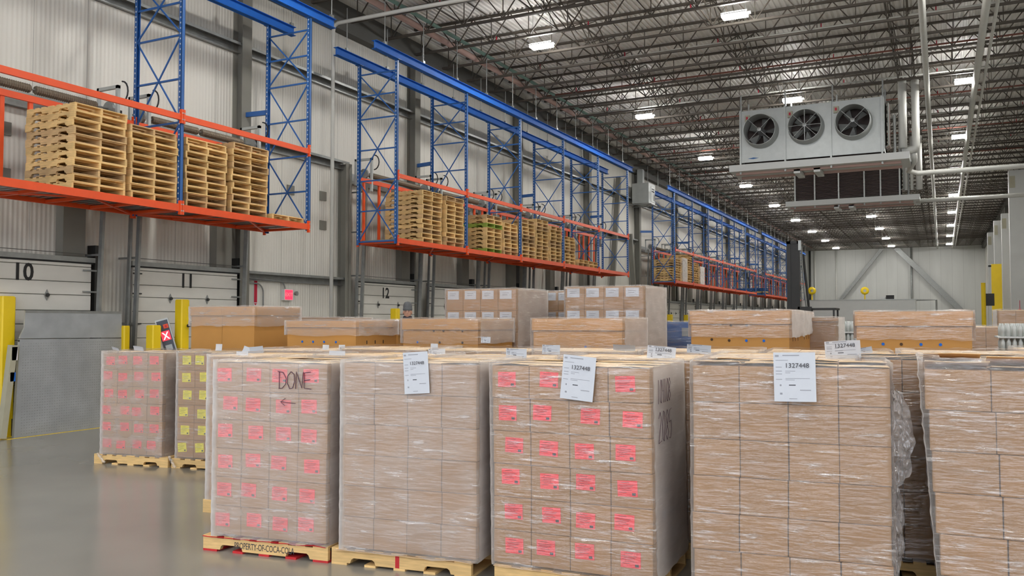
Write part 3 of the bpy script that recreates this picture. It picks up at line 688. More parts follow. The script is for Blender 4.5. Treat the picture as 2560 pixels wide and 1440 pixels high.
# second and third rows behind, mostly only their tops in view
def rowline(x, base, x0, s): return base + (x - x0) * s
bn = ['the load behind the DONE load', 'second-row load behind the plain front load', 'second-row load behind the middle pink load', 'second-row load left of the gap', 'second-row load behind the plain load right of centre', 'the load in the gap']
for i, x in enumerate([-6.79, -5.54, -4.29, -3.04, -1.79, -.60]):
    y = rowline(x, 6.50, -6.79, .112)
    if i == 4: y += .03
    if i in (2,): y += .12
    if i == 1: y += .02
    load(x, y, math.radians(5), 1.16, .98, 6, .15, [1.585, 1.60, 1.60, 1.62, 1.64, 1.655][i], stick='pink' if i == 0 else None, who=bn[i], inset=(.03, .02), film='film_clear' if i % 2 else 'film_milky', seed=20 + i, singles=i == 5,
         front_only=False, lift=.02, film_label='stretch film round ' + bn[i], plabel='wooden pallet under ' + bn[i], sides=False)
cn = ['third-row load right of the yellow stickers', 'third-row load below the low kraft bin', 'third-row load left of the standing person', 'third-row load before the vented bin', 'third-row load before the wide centre bin', 'third-row load before the tall right stack', 'third-row load before the blue carton', 'third-row load before the rightmost bin', 'third-row load at the right picture edge']
for i, x in enumerate([-7.93, -6.67, -5.41, -4.15, -2.89, -1.63, -.37, .9, 2.2]):
    y = rowline(x, 8.42, -7.93, .085) + (.02 if i % 2 else 0)
    load(x, y, math.radians(5), 1.18, .98, 6, .15, [1.57, 1.6, 1.6, 1.61, 1.62, 1.62, 1.63, 1.63, 1.63][i], who=cn[i], inset=(.02, .02), film='film_clear' if i % 3 else 'film_milky', seed=40 + i, singles=False, lift=.022,
         film_label='stretch film round ' + cn[i], plabel='wooden pallet under ' + cn[i])
load(.72, 7.30, math.radians(4), 1.18, .98, 6, .15, 1.65, who='second-row load at the right edge', inset=(.02, .02), film='film_clear', seed=61, singles=False, lift=.02, film_label='stretch film round second-row load at the right edge', plabel='wooden pallet under second-row load at the right edge')
hn = ['distant pink-stickered load right of the rightmost bin', 'distant load at the right edge with pink stickers', 'distant brown load beyond the rightmost bin', 'tall distant brown load before the yellow post']
for i, (x, y, z, st) in enumerate([(.75, 11.2, 1.62, 'pink'), (2.0, 11.3, 1.60, 'pink'), (.3, 15.5, 1.85, None), (.95, 19.0, 2.15, None)]):
    load(x, y, math.radians(2), 1.18, .98, 6, .15, z, who=hn[i], inset=(.02, .02), film='film_clear', seed=70 + i, singles=False, lift=.02, film_label='stretch film round ' + hn[i], plabel='wooden pallet under ' + hn[i])
o = REST.build('cartons'); tag(o, 'brown cartons of the rows behind the front loads', 'cartons', kind='stuff')
slip(A1, .0, -.012, 1.2, .9, .134, 'red_paint', 'red edged slip sheet under the cartons of the DONE load')
slip(A2, .04, -.03, 1.24, .9, .134, 'cardboard_lit', 'brown slip sheet drooping under the plain second front load')
slip(A3, .0, -.02, 1.24, .9, .134, 'cardboard_lit', 'brown slip sheet under the middle pink load')
s = place('stencil', text_mesh('PROPERTY-OF-COCA-COLA', .075, 'ink'), pA1.children[0], (.61, -.0012, .065), (PI / 2, 0, 0)); s.scale = (.62, 1, 1)
MB().box((.575, -.0015, .02), (.61, -.0002, .112), 'red_paint').build('paint_stripe', pA2)
# handwriting on the film
def stuckon(mb, T, loc, label, rot=(0, 0, 0), cat='handwriting'):
    o = mb.build('handwriting'); o.matrix_world = T @ Matrix.Translation(loc) @ Euler(rot).to_matrix().to_4x4(); return tag(o, label, cat)
zt = 1.60
d = scrawl('DONE', .12, .14, .0032, .68)
stuckon(d, A1, (.10 + .655, -.026, zt - .205), 'handwritten word DONE on the front left load')
d = MB()
for st in STROKES['<']: d.tube([(.02 + a * .13, 0, -.14 + b * .1) for a, b in st], .0025, 'marker', 5)
stuckon(d, A1, (.10 + .655, -.026, zt - .205), 'hand-drawn left arrow below the word DONE')
stuckon(scrawl('104108', .12, .17, .0015, .52), A3, (1.225 + .006, .10, 1.36), 'scrawled number on the upper right side of the middle pink load', (0, 0, PI / 2))
stuckon(scrawl('2085', .16, .22, .0017, .62), A3, (1.225 + .008, .12, 1.08), 'scrawled number below another on the side of the middle pink load', (0, 0, PI / 2))
b_ = place('sticker', bar_me); b_.matrix_world = A3 @ Matrix.Translation((1.225 + .002, .30, .55)) @ Matrix.Rotation(PI / 2, 4, 'Z'); tag(b_, 'small white barcode sticker on the side of the middle pink load', 'sticker')
# ---- printed sheets
def sheet(T, loc, w, h, label, rot=(0, 0, 0), num=True, curl=.02, seed=0, text=True):
    r = bpy.data.objects.new('printed_sheet', None); C.objects.link(r); r.matrix_world = T @ Matrix.Translation(loc) @ Euler(rot).to_matrix().to_4x4(); tag(r, label, 'paper sheet')
    nx, nz = 8, 12; vs = []
    def cy_(u, v): return -curl * (1 - v) ** 2 * .6 - curl * .35 * math.sin(PI * u + seed) - .002
    for t in (0, .0008):
        for j in range(nz + 1):
            for i in range(nx + 1): u = i / nx; v = j / nz; vs.append(((u - .5) * w, cy_(u, v) + t, (v - 1) * h))
    n = (nx + 1) * (nz + 1); fs = []
    for j in range(nz):
        for i in range(nx): a = j * (nx + 1) + i; q = (a, a + 1, a + nx + 2, a + nx + 1); fs += [q, tuple(n + k for k in q)[::-1]]
    MB().add(vs, fs, 'paper').build('page', r, smooth=True)
    if text:
        def ln(u0, u1, v, th, m):
            k = 6; mb.v  # short strips follow the curl
            for s_ in range(k):
                ua = u0 + (u1 - u0) * s_ / k; ub = u0 + (u1 - u0) * (s_ + 1) / k
                ya, yb = cy_(ua, v) - .0012, cy_(ub, v) - .0012
                mb.add([((ua - .5) * w, ya, (v - 1) * h - th / 2), ((ub - .5) * w, yb, (v - 1) * h - th / 2), ((ub - .5) * w, yb, (v - 1) * h + th / 2), ((ua - .5) * w, ya, (v - 1) * h + th / 2)], [(0, 1, 2, 3)], m)
        mb = MB()
        ln(.04, .13, .93, .012, 'ink_pale'); ln(.22, .62, .94, .006, 'ink_pale'); ln(.05, .35, .84, .003, 'ink_pale')
        for v in (.70, .62, .56, .45): ln(.05, .2, v, .0035, 'ink_pale')
        ln(.28, .52, .62, .003, 'ink_pale'); ln(.28, .4, .585, .003, 'ink_pale'); ln(.28, .86, .47, .003, 'ink_pale'); ln(.28, .5, .44, .003, 'ink_pale'); ln(.36, .52, .335, .006, 'ink')
        ln(.14, .18, .33, .012, 'ink_pale'); ln(.62, .88, .235, .005, 'ink_pale'); ln(.14, .2, .16, .012, 'ink_pale'); ln(.36, .55, .06, .004, 'ink_pale')
        mb.build('print', r)
        if num: 
            q = place('number', text_mesh('1327448', .036 * w / .216, 'ink', 'LEFT', .0003), r, (-.23 * w, cy_(.45, .73) - .006, -.27 * h), (PI / 2, 0, 0))
    return r
def on_load(T, px, py, off):
    """point of a load's front plane (its local y = off) seen at a pixel; returns local coordinates"""
    Ti = T.inverted(); o = Ti @ Vector((0, 0, H)); d = (Ti.to_3x3() @ Vector(_ray(px, py))); t = (off - o.y) / d.y; return o + d * t
for T, (px, py), (px2, py2), rot, lab in [(A2, (1038, 880), (1040, 984), -.07, 'printed sheet under film on the plain second front load'), (A3, (1450, 890), (1432, 1000), .09, 'tilted printed sheet on the middle pink load'), (A4, (1985, 881), (1990, 1004), -.015, 'large printed sheet numbered 1327448 on the plain load right of centre')]:
    p = on_load(T, px, py, -.045); q = on_load(T, px2, py2, -.045); hgt = p.z - q.z
    sheet(T, p, {-.07: .215, .09: .25, -.015: .262}[rot], hgt, lab, (0, rot, 0), curl=.012)
I4 = Matrix.Identity(4)
bk = [  # sheets standing or lying on the loads behind: pixel, depth Y at that spot, size, rotation, label, text
 (1291, 871, 7.0, .20, .09, (.1, .02, .1), 'half-hidden printed sheet behind the first front gap', True), (1378, 862, 8.3, .19, .1, (.1, .03, .2), 'printed sheet standing left of the centre bin', True),
 (1655, 866, 7.15, .24, .11, (.1, .10, .2), 'tilted printed sheet starting with 1327 behind the middle pink load', True), (2105, 852, 7.4, .27, .15, (.25, -.06, .1), 'tilted sheet numbered 1327448 behind the plain load right of centre', True),
 (1748, 862, 8.7, .24, .09, (.3, .05, .3), 'curled printed sheet left of the third-row flaps', True), (843, 877, 6.75, .19, .06, (.1, 0, .1), 'blank white sheet between the first two front loads', False),
 (640, 866, 7.8, .16, .10, (.3, -.1, .5), 'crumpled white sheet above the DONE load', False), (606, 878, 6.7, .14, .06, (.1, 0, .1), 'small white sheet left of the crumpled one', False),
 (622, 868, 7.9, .16, .09, (-.2, .2, -.2), 'folded white sheet against the crumpled one', False), (548, 860, 8.6, .10, .09, (0, 0, .1), 'white card standing under the kraft bin', False),
 (815, 862, 8.9, .10, .09, (0, .02, .1), 'left one of two small white cards before the low bin', False), (855, 862, 8.9, .10, .09, (0, -.02, .1), 'right one of two small white cards before the low bin', False),
 (1086, 859, 8.9, .10, .09, (0, 0, .1), 'small white card before the vented bin', False), (1092, 872, 7.6, .19, .08, (.1, 0, .1), 'printed sheet right of the second front load sheet', True),
 (1560, 862, 8.9, .24, .09, (.9, .1, .2), 'white sheet lying folded before the centre bin', False), (1215, 842, 10.05, .13, .08, (0, .03, .1), 'white card hanging on the vented bin', True),
 (345, 866, 8.2, .15, .07, (.7, .1, .3), 'white sheet on top of the far-left pink load', False), (287, 868, 8.1, .11, .05, (.9, .1, .3), 'small folded paper on the left corner of the far-left load', False),
 (2160, 868, 8.6, .13, .06, (.4, -.2, .1), 'small sheet behind the tilted numbered sheet', True)]
for i, (px, py, Y, w_, h_, rot, lab, tx) in enumerate(bk):
    p = onY(px, py, Y); sheet(I4, p, w_, h_, lab, rot, num=i in (2, 3), curl=.02, seed=i, text=tx)
# loose film tails
def tail(T, x, y, z0, z1, w, label, seed):
    mb = MB(); nx, nz = 14, 40; vs = []
    for j in range(nz + 1):
        v = j / nz; ww = w * (.35 + .65 * math.sin(PI * min(1, v * 1.05)) ** .7)
        for i in range(nx + 1):
            u = i / nx; f = Vector((u * 5, v * 7, seed))
            vs.append((x + u * ww + .03 * noise.noise(f), y - .03 + .07 * noise.noise(f * 1.7 + Vector((9, 0, 0))) + .05 * u, z1 + (z0 - z1) * v + .02 * noise.noise(f * 2)))
    fs = [(j * (nx + 1) + i, j * (nx + 1) + i + 1, (j + 1) * (nx + 1) + i + 1, (j + 1) * (nx + 1) + i) for j in range(nz) for i in range(nx)]
    o = mb.add(vs, fs, 'film_side').build('film_tail', smooth=True); o.matrix_world = T; return tag(o, label, 'stretch film')
tail(A4, W4 + .01, .12, .85, 1.5, .13, 'crumpled film tail hanging off the right edge of the large plain load', 3)
tail(A4, W4 - .01, .22, .2, .95, .09, 'twisted film rope down the right edge of the large plain load', 8)
def knot(T, p, q, label):
    mb = MB(); pts = [Vector(p).lerp(Vector(q), i / 10) + Vector((.01 * math.sin(i * 2), .008 * math.cos(i * 3), 0)) for i in range(11)]
    o = mb.tube(pts, .016, 'film_dense', 7, True, [.008 + .012 * abs(math.sin(i * 1.3)) for i in range(11)]).build('film_tail', smooth=True); o.matrix_world = T; tag(o, label, 'stretch film')
knot(L1, (.08, -.03, .15), (.22, -.05, .03), 'twisted film end on the pallet of the far-left pink load')
knot(L2, (-.02, -.03, .16), (.1, -.05, .02), 'twisted film end on the pallet of the yellow-stickered load')

# ================================================================== large bins and tall stacks
def bin_(x0, x1, y, d, z0, z1, lidh, label, halves=1, holes='', film=True, m='kraft', rz=0, band=(.5, 1.0), group='lidded cardboard bins', pl='', fm='film_dense', sideholes=False):
    r = thing('cardboard_bin', label, 'cardboard bin', (x0, y, 0), rz, group)
    W = x1 - x0; mb = MB(); n = halves
    for i in range(n): mb.box((W * i / n + .003, .003, z0), (W * (i + 1) / n - .003, d - .003, z1 - .02), m)
    body_ = mb.build('body', r)
    mb = MB()
    for i in range(n):
        a, b = W * i / n - (.012 if i == 0 else -.001), W * (i + 1) / n + (.012 if i == n - 1 else -.001)
        mb.box((a, -.018, z1 - lidh), (b, d + .012, z1), m).box((a - .001, -.019, z1 - lidh - .001), (b + .001, d, z1 - lidh + .007), 'seam')  # dark raw board edge, also standing in for shadow under the lid
    lid = mb.build('lid', r)
    if holes:
        hm = MB()
        for u, k, zz in holes:
            T = Matrix.Translation((W * u, -.001, z1 - zz)) @ Matrix.Rotation(PI / 2, 4, 'X')
            hm.lathe([(0.0, 0), (.017, 0), (.017, .002), (0, .002)], {'b': 'rail_blue', 'd': 'flute_dark', 'k': 'seam'}[k], 14, T)
        hm.build('vent_hole', body_)
    if sideholes:
        hm = MB()
        for v in (.25, .45, .65): hm.box((W - .004, d * v, z1 - sideholes), (W - .001, d * v + .02, z1 - sideholes + .05), 'flute_dark')
        hm.build('vent_slot', body_)
    p = make_pallet(parts=PARTS['wood'], label='wooden pallet under the ' + pl); p.location = (x0 + (W - PL) / 2, y, 0); p.rotation_euler = (0, 0, rz)
    if film:
        T = Matrix.Translation((x0, y, 0)) @ Matrix.Rotation(rz, 4, 'Z'); h_ = z1 - z0
        wrap_shell('stretch_film', -.015, -.015, W + .015, d + .015, z1 - band[1] * (z1 - 1.55), z1, fm, 'stretch film band round the upper part of the ' + pl, T=T, seed=x0 * 3, amp=.012, top=.2)
    return r
def bp(px0, px1, Y, off=0):
    return onY(px0, 800, Y).x, onY(px1, 800, Y).x
x0, x1 = bp(478, 636, 9.75); bin_(x0, x1, 9.75, 1.0, .14, 2.17, .14, 'tall pair of kraft cartons with lids behind the yellow-stickered load', 2, band=(.5, .48), pl='tall pair of kraft cartons')
x0, x1 = bp(718, 890, 9.75); bin_(x0, x1, 9.75, 1.0, .14, 1.955, .10, 'low kraft bin with blue plugged vent holes behind the DONE load', 1, [(.23, 'b', .30), (.39, 'b', .30), (.55, 'b', .30), (.72, 'b', .3)], band=(0, .52), pl='low bin behind the DONE load', sideholes=.33)
x0, x1 = bp(1008, 1195, 10.26); bin_(x0, x1, 10.26, 1.05, .14, 1.985, .16, 'vented kraft bin in front of the left tall stack', 1, [(.42, 'k', .17), (.55, 'k', .17), (.8, 'k', .17), (.2, 'b', .33), (.5, 'd', .33), (.8, 'd', .33)], band=(0, .8), pl='vented bin before the left tall stack', sideholes=.35, fm='film_clear')
x0, x1 = bp(1333, 1555, 10.12); bin_(x0, x1, 10.12, .95, .14, 1.985, .16, 'wide kraft bin with a loose lid in front of the right tall stack', 1, [(.6, 'b', .36), (.95, 'd', .34)], band=(0, .9), pl='wide bin before the right tall stack', sideholes=.33, fm='film_clear')
x0, x1 = bp(1727, 1973, 10.8); bin_(x0, x1, 10.8, 1.07, .14, 2.08, .17, 'large wrapped kraft bin right of the blue carton', 1, [(.22, 'k', .36), (.4, 'k', .37), (.575, 'b', .37), (.75, 'b', .37), (.42, 'd', .18), (.58, 'd', .18)], band=(0, .62), pl='large bin right of the blue carton', sideholes=.38)
x0, x1 = bp(1770, 2003, 12.05); bin_(x0, x1, 12.05, 1.07, .14, 2.08, .17, 'wrapped kraft bin hidden behind the large bin', 1, '', band=(0, .6), pl='bin hidden behind the large bin', sideholes=.38)
x0, x1 = bp(2140, 2430, 10.65); bin_(x0, x1, 10.65, 1.0, .14, 2.06, .17, 'rightmost wrapped kraft bin with three blue plugged holes', 1, [(.24, 'b', .37), (.4, 'k', .37), (.57, 'b', .37), (.735, 'b', .37)], band=(0, .62), pl='rightmost wrapped bin')
x0, x1 = bp(2036, 2090, 12.9); bin_(x1 - .6, x1, 12.9, .9, .14, 2.0, .06, 'narrow brown carton load between the two large bins', 1, '', film=True, m='cardboard', band=(0, .95), pl='narrow carton load between the large bins')
x0, x1 = bp(733, 850, 13.2); bin_(x0, x1, 13.2, 1.0, .14, 2.02, .1, 'far wrapped bin peeking above the low bin', 1, '', m='cardboard', band=(0, .9), pl='far bin above the low bin')
x0, x1 = bp(978, 1012, 11.8); bin_(x0 - .8, x1, 11.6, 1.0, .14, 1.97, .17, 'kraft bin between the low bin and the vented bin', 1, '', band=(0, .6), pl='bin left of the vented bin')
def tall(pxl, pxr, Y, d, z1, lh, who, seed, n=7):
    x0, x1 = bp(pxl, pxr, Y); W = x1 - x0; z0 = z1 - n * lh; me = carton_mesh(W / 4, d, lh, 'cardboard')
    lab = MB().box((-.1, -.002, -.065), (.1, 0, .065), 'paper').box((-.06, -.003, -.01), (.03, -.001, .0), 'ink_pale').box((-.06, -.003, .02), (.05, -.001, .028), 'ink_pale').mesh('shipping_label')
    for k in range(n):
        for i in range(4):
            o = place('shipping_box', me, loc=(x0 + i * W / 4, Y, z0 + k * lh)); top = n - 1 - k
            tag(o, '%s white-labelled box, %s, in %s' % (['leftmost', 'second', 'third', 'rightmost'][i], 'top layer' if top == 0 else ORD[top] + ' layer down', who), 'shipping box', 'boxes of ' + who)
            place('shipping_label', lab, o, (W / 8 - .02, -.001, lh - .09))
    p = make_pallet(parts=PARTS['wood'], label='wooden pallet under ' + who); p.location = (x0 + (W - PL) / 2, Y, max(0, z0 - PH))
    wrap_shell('stretch_film', x0, Y, x1, Y + d, z0, z1, 'film_clear', 'milky stretch film round ' + who, seed=seed, amp=.012, full_top=True)
tall(1115, 1290, 11.5, 1.14, 2.44, .326, 'the left tall stack', 3); tall(1413, 1610, 11.84, 1.1, 2.46, .33, 'the right tall stack', 5)
tall(1362, 1500, 13.1, 1.1, 2.45, .326, 'the tall stack between and behind', 7)
# blue carton, clear-packed load, silver racks of cans far right
x0, x1 = bp(1640, 1730, 14.0)
t = thing('blue_load', 'blue carton load under film beside the right tall stack', 'carton', (x0, 14.0, 0)); W = x1 - x0
mb = MB()
for k in range(6): mb.box((0, 0, .14 + k * .3), (W, 1.0, .14 + k * .3 + .297), 'blue_carton')
mb.build('body', t); MB().box((W * .72, -.004, 1.7), (W * .92, 0, 1.84), 'screen').build('print_panel', t)
make_pallet(parts=PARTS['wood'], label='wooden pallet under the blue cartons').location = (x0, 14.0, 0)
wrap_shell('stretch_film', x0, 14.0, x1, 15.0, .2, 1.94, 'film_clear', 'shiny film over the blue cartons', seed=9)
def cans(x0, x1, y, z1, label, n=5):
    t = thing('bottle_pallet', label, 'bottle pallet', (x0, y, 0)); W = x1 - x0; mb = MB(); tr = MB(); h = (z1 - .2) / n
    for k in range(n):
        tr.box((-.01, -.01, .16 + k * h), (W + .01, .9, .18 + k * h), 'white_paint')
        nn = int(W / .062)
        for i in range(nn):
            for j in range(3): mb.lathe([(.0, 0), (.027, 0), (.029, h * .6), (.014, h * .8), (.014, h - .02), (0, h - .02)], 'clear_plastic', 7, Matrix.Translation((.05 + i * W / nn, .05 + j * .3, .18 + k * h)))
    o = mb.build('bottles', t, smooth=True); o['kind'] = 'stuff'; tr.build('tray', t)
    make_pallet(parts=PARTS['wood'], label='wooden pallet under ' + label[:40]).location = (x0, y, 0)
x0, x1 = bp(2092, 2135, 15.5); cans(x0, x1 + .1, 15.5, 1.99, 'clear bottles packed in trays between the two large bins', 9)
x0, x1 = bp(2496, 2600, 13.2); cans(x0, x1, 13.2, 1.96, 'clear bottles in trays at the right picture edge', 9)

# ================================================================== dock equipment, bollards, leveler
def bollard(x, y, h, label, w=.2):
    mb = MB(); b = .02; p = [(-w / 2 + b, -w / 2), (w / 2 - b, -w / 2), (w / 2, -w / 2 + b), (w / 2, w / 2 - b), (w / 2 - b, w / 2), (-w / 2 + b, w / 2), (-w / 2, w / 2 - b), (-w / 2, -w / 2 + b)]
    mb.prism(p, .01, h, 'yellow', 'z'); mb.prism([(a * .9, c * .9) for a, c in p], h, h + .015, 'yellow', 'z')
    t = thing('bollard', label, 'bollard', (x, y, 0)); mb.build('post', t); MB().box((-w * .8, -w * .8, 0), (w * .8, w * .8, .012), 'yellow').build('base_plate', t); return t
p = onX(2, 1090, -14.0); 
q = onZ(5, 1092, 0); bollard(q.x, q.y, 2.36, 'tall yellow square bollard at the left picture edge', .24)
q = onX(455, 800, -13.3); bollard(-13.3, q.y, 2.36, 'tall yellow square bollard in front of door 11', .2)
q2 = onX(384, 830, -13.35); bollard(-13.35, q2.y, 1.86, 'short yellow bollard left of the dock control panel', .2)
q3 = onX(988, 790, -13.3); bollard(-13.3, q3.y, 2.28, 'yellow bollard left of the standing person', .2)
q4 = onX(312, 830, -13.9); bollard(-13.9, q4.y, 1.85, 'yellow post end behind the dock leveler plate', .14)
for px, lb in ((1674, 'left one of two yellow bollards above the blue carton'), (1717, 'right one of two yellow bollards above the blue carton')):
    a = onX(px, 798, -13.2); bollard(-13.2, a.y, 2.3, lb, .3)
t = thing('dock_control_panel', 'slanted grey dock control panel showing a lit red X', 'control panel', (-13.2, (q.y + q2.y) / 2 + .12, 0), 0)
T = Matrix.Translation((0, 0, .95)) @ Matrix.Rotation(math.radians(26.6 + 20), 4, 'Z') @ Matrix.Rotation(math.radians(-16), 4, 'Y')
MB().box((-.12, -.02, .3), (.12, .2, 1.08), 'galv_light', T).build('housing', t)
MB().box((-.1, -.026, .32), (.1, -.02, 1.05), 'panel_blue', T).build('fascia', t)
MB().box((-.08, -.03, .66), (.08, -.026, .84), 'led_red', T).add([(-.06, -.032, .68), (-.035, -.032, .68), (.06, -.032, .82), (.035, -.032, .82)], [(0, 1, 2, 3)], 'led_white', T).add([(.06, -.032, .68), (.035, -.032, .68), (-.06, -.032, .82), (-.035, -.032, .82)], [(0, 1, 2, 3)], 'led_white', T).build('signal_lamp', t)
MB().box((-.0, -.04, .89), (.09, -.026, .97), 'rack_orange', T).box((.03, -.05, .91), (.06, -.04, .95), 'red', T).build('stop_switch', t)
MB().box((-.06, -.032, .46), (.06, -.026, .57), 'screen', T).build('display', t); MB().box((.05, -.04, .38), (.08, -.026, .41), 'red', T).build('push_button', t)
MB().bar((-.25, -.25, 1.1), (0, 0, .02), .12, .03, 'yellow').bar((.05, .35, 1.35), (.05, .0, .9), .5, .03, 'yellow').box((-.1, -.1, 0), (.1, .1, 1.2), 'yellow').build('guard', t)
MB().tube([(.1, .38, 1.85), (.14, .42, 1.7), (.16, .44, 1.45), (.1, .36, 1.25), (.02, .24, 1.15)], .014, 'black', 6).tube([(.05, .2, 1.86), (.05, .48, 1.9)], .03, 'black', 8).build('cable', t)
# dock leveler plate stored upright
t = thing('dock_leveler', 'upright grey steel dock leveler plate standing before door 10', 'dock leveler', (-13.9, 9.2, 0))
def P(px, py, X=-13.9): v = onX(px, py, X); return (v.y - 9.2, v.z)
body = [(P(35, 1085)[0], .0), (P(300, 1062)[0] + .02, .0), P(306, 846), P(50, 848)]
lip = [P(50, 846), P(306, 844), P(304, 780), P(64, 778), P(62, 820), P(54, 836)]
MB().prism(body, -.06, 0, 'plate', 'x').build('deck_plate', t); MB().prism(lip, -.04, -.005, 'plate', 'x').box((-.03, P(64, 780)[0], P(64, 782)[1]), (.0, P(304, 780)[0], P(304, 780)[1] + .01), 'galv').build('lip_plate', t)
tr = MB(); yb = body[1][0]; k = 0
for i in range(46):
    for j in range(34):
        y = .1 + i * .046; z = .05 + j * .046
        if y < 2.0 and z < 1.62: tr.add([(.0005, y - .014, z - .004 if (i + j) % 2 else z - .008), (.0005, y + .014, z + .004 if (i + j) % 2 else z + .0), (.004, y + .0, z + .006), (.0005, y - .006, z + .008)], [(0, 1, 2, 3)], 'galv')
tr.build('tread', t)
MB().tube([(-.02, P(48, 846)[0], 1.62), (-.02, P(306, 846)[0], 1.62)], .018, 'dark_metal').build('hinge', t)
a = onX(40, 850, -13.8); MB().bar((.02, a.y - 9.2, 1.55), (.02, a.y - 9.2 - .16, .02), .12, .1, 'beige_paint').box((.075, a.y - 9.2 - .07, .95), (.08, a.y - 9.2 + .02, 1.1), 'rail_blue').box((.075, a.y - 9.2 - .05, 1.3), (.08, a.y - 9.2 + .05, 1.52), 'sign_white').build('support_arm', t)
MB().box((-.25, .05, 0), (-.08, 2.2, .3), 'dark_metal').bar((-.3, .4, .3), (-.1, .4, 1.3), .06, .06, 'dark_metal').bar((-.3, 1.7, .3), (-.1, 1.7, 1.3), .06, .06, 'dark_metal').build('frame', t)
tag(MB().box((-13.9, 11.35, 0), (-13.84, 12.6, .004), 'yellow').box((-13.84, 9.0, 0), (-13.8, 12.6, .004), 'yellow').build('floor_line'), 'thin yellow line painted along the floor before the dock pit', 'floor marking')

# ================================================================== ceiling lights
def high_bay():
    r = bpy.data.objects.new('high_bay_light', None); C.objects.link(r)
    MB().box((-.33, -.17, .0), (.33, .17, .03), 'fixture').box((-.33, -.06, .03), (.33, .06, .09), 'fixture').box((.33, -.05, -.01), (.42, .05, .03), 'fixture').build('housing', r)
    MB().box((-.32, -.16, -.055), (.32, .16, -.002), 'lens').build('lens', r)
    MB().box((-.33, -.168, .032), (.33, -.1, .04), 'glow').box((-.33, .1, .032), (.33, .168, .04), 'glow').build('added_uplight', r)  # glowing strips added on top of the fixture to brighten the roof deck
    MB().tube([(-.28, 0, .08), (-.28, 0, .99)], .006, 'galv', 6).tube([(.28, 0, .08), (.28, 0, .99)], .006, 'galv', 6).build('hanger', r)
    return r
hb = high_bay(); first = True
for ci, (X, side) in enumerate([(-10.35, 'left'), (-4.75, 'middle'), (.85, 'right'), (6.5, 'fourth'), (12.2, 'fifth')]):  # last two lines: unseen lamps added to brighten right-facing sides
    for k in range(-3, 9 if ci < 3 else 1):
        Y = 22.6 + 9.75 * k; o = hb if first else copy_tree(hb); first = False
        o.location = (X, Y, 10.02)
        if k >= 0: lab = 'white high-bay ceiling light, %s counted from the camera in the %s line' % (ORD[k], side)
        else: lab = 'white high-bay ceiling light overhead, %s before the picture starts in the %s line' % (ORD[-k - 1], side)
        tag(o, lab, 'ceiling light', 'high-bay ceiling lights')

# ================================================================== pipes at the ceiling
def pipe(pts, r, m, label, n=10): return tag(MB().tube(pts, r, m, n).build('ceiling_pipe', smooth=True), label, 'pipe')
p1 = pipe([(-.32, Y0, 9.98), (-.32, 105, 9.98)], .09, 'pipe_white', 'thick white pipe running the length of the hall right of the coolers')
p2 = pipe([(1.15, Y0, 10.02), (1.15, 105, 10.02)], .1, 'pipe_white', 'thick white pipe near the right picture edge under the roof')
p2 = pipe([(1.4, Y0, 10.0), (1.4, 105, 10.0)], .045, 'pipe_white', 'thin white pipe paired with the thick one near the right edge')
pipe([(-12.9, 8, 10.45), (-12.9, 60, 10.45)], .055, 'pipe_green', 'pale green pipe running along the joists near the left wall')
pipe([(-13.3, 4, 10.4), (-13.3, 104, 10.4)], .09, 'insul_pink', 'pinkish lagged pipe close above the left wall beam')
for i, yy in enumerate([19.6, 22.9, 26.1, 29.3, 32.6, 35.8, 39.1, 42.3, 45.6, 48.8]):
    mb = MB(); mb.tube([(-13.2, yy, 10.45), (3.8, yy, 10.5)], .03, 'pipe_red' if i % 2 else 'pipe_white', 8)
    for x in range(-12, 4, 3): mb.tube([(x, yy, 10.47), (x, yy, 10.62)], .018, 'red', 6)
    tag(mb.build('sprinkler_pipe', smooth=True), 'thin sprinkler pipe with red heads crossing above the joist bottoms', 'pipe', 'sprinkler branch pipes')

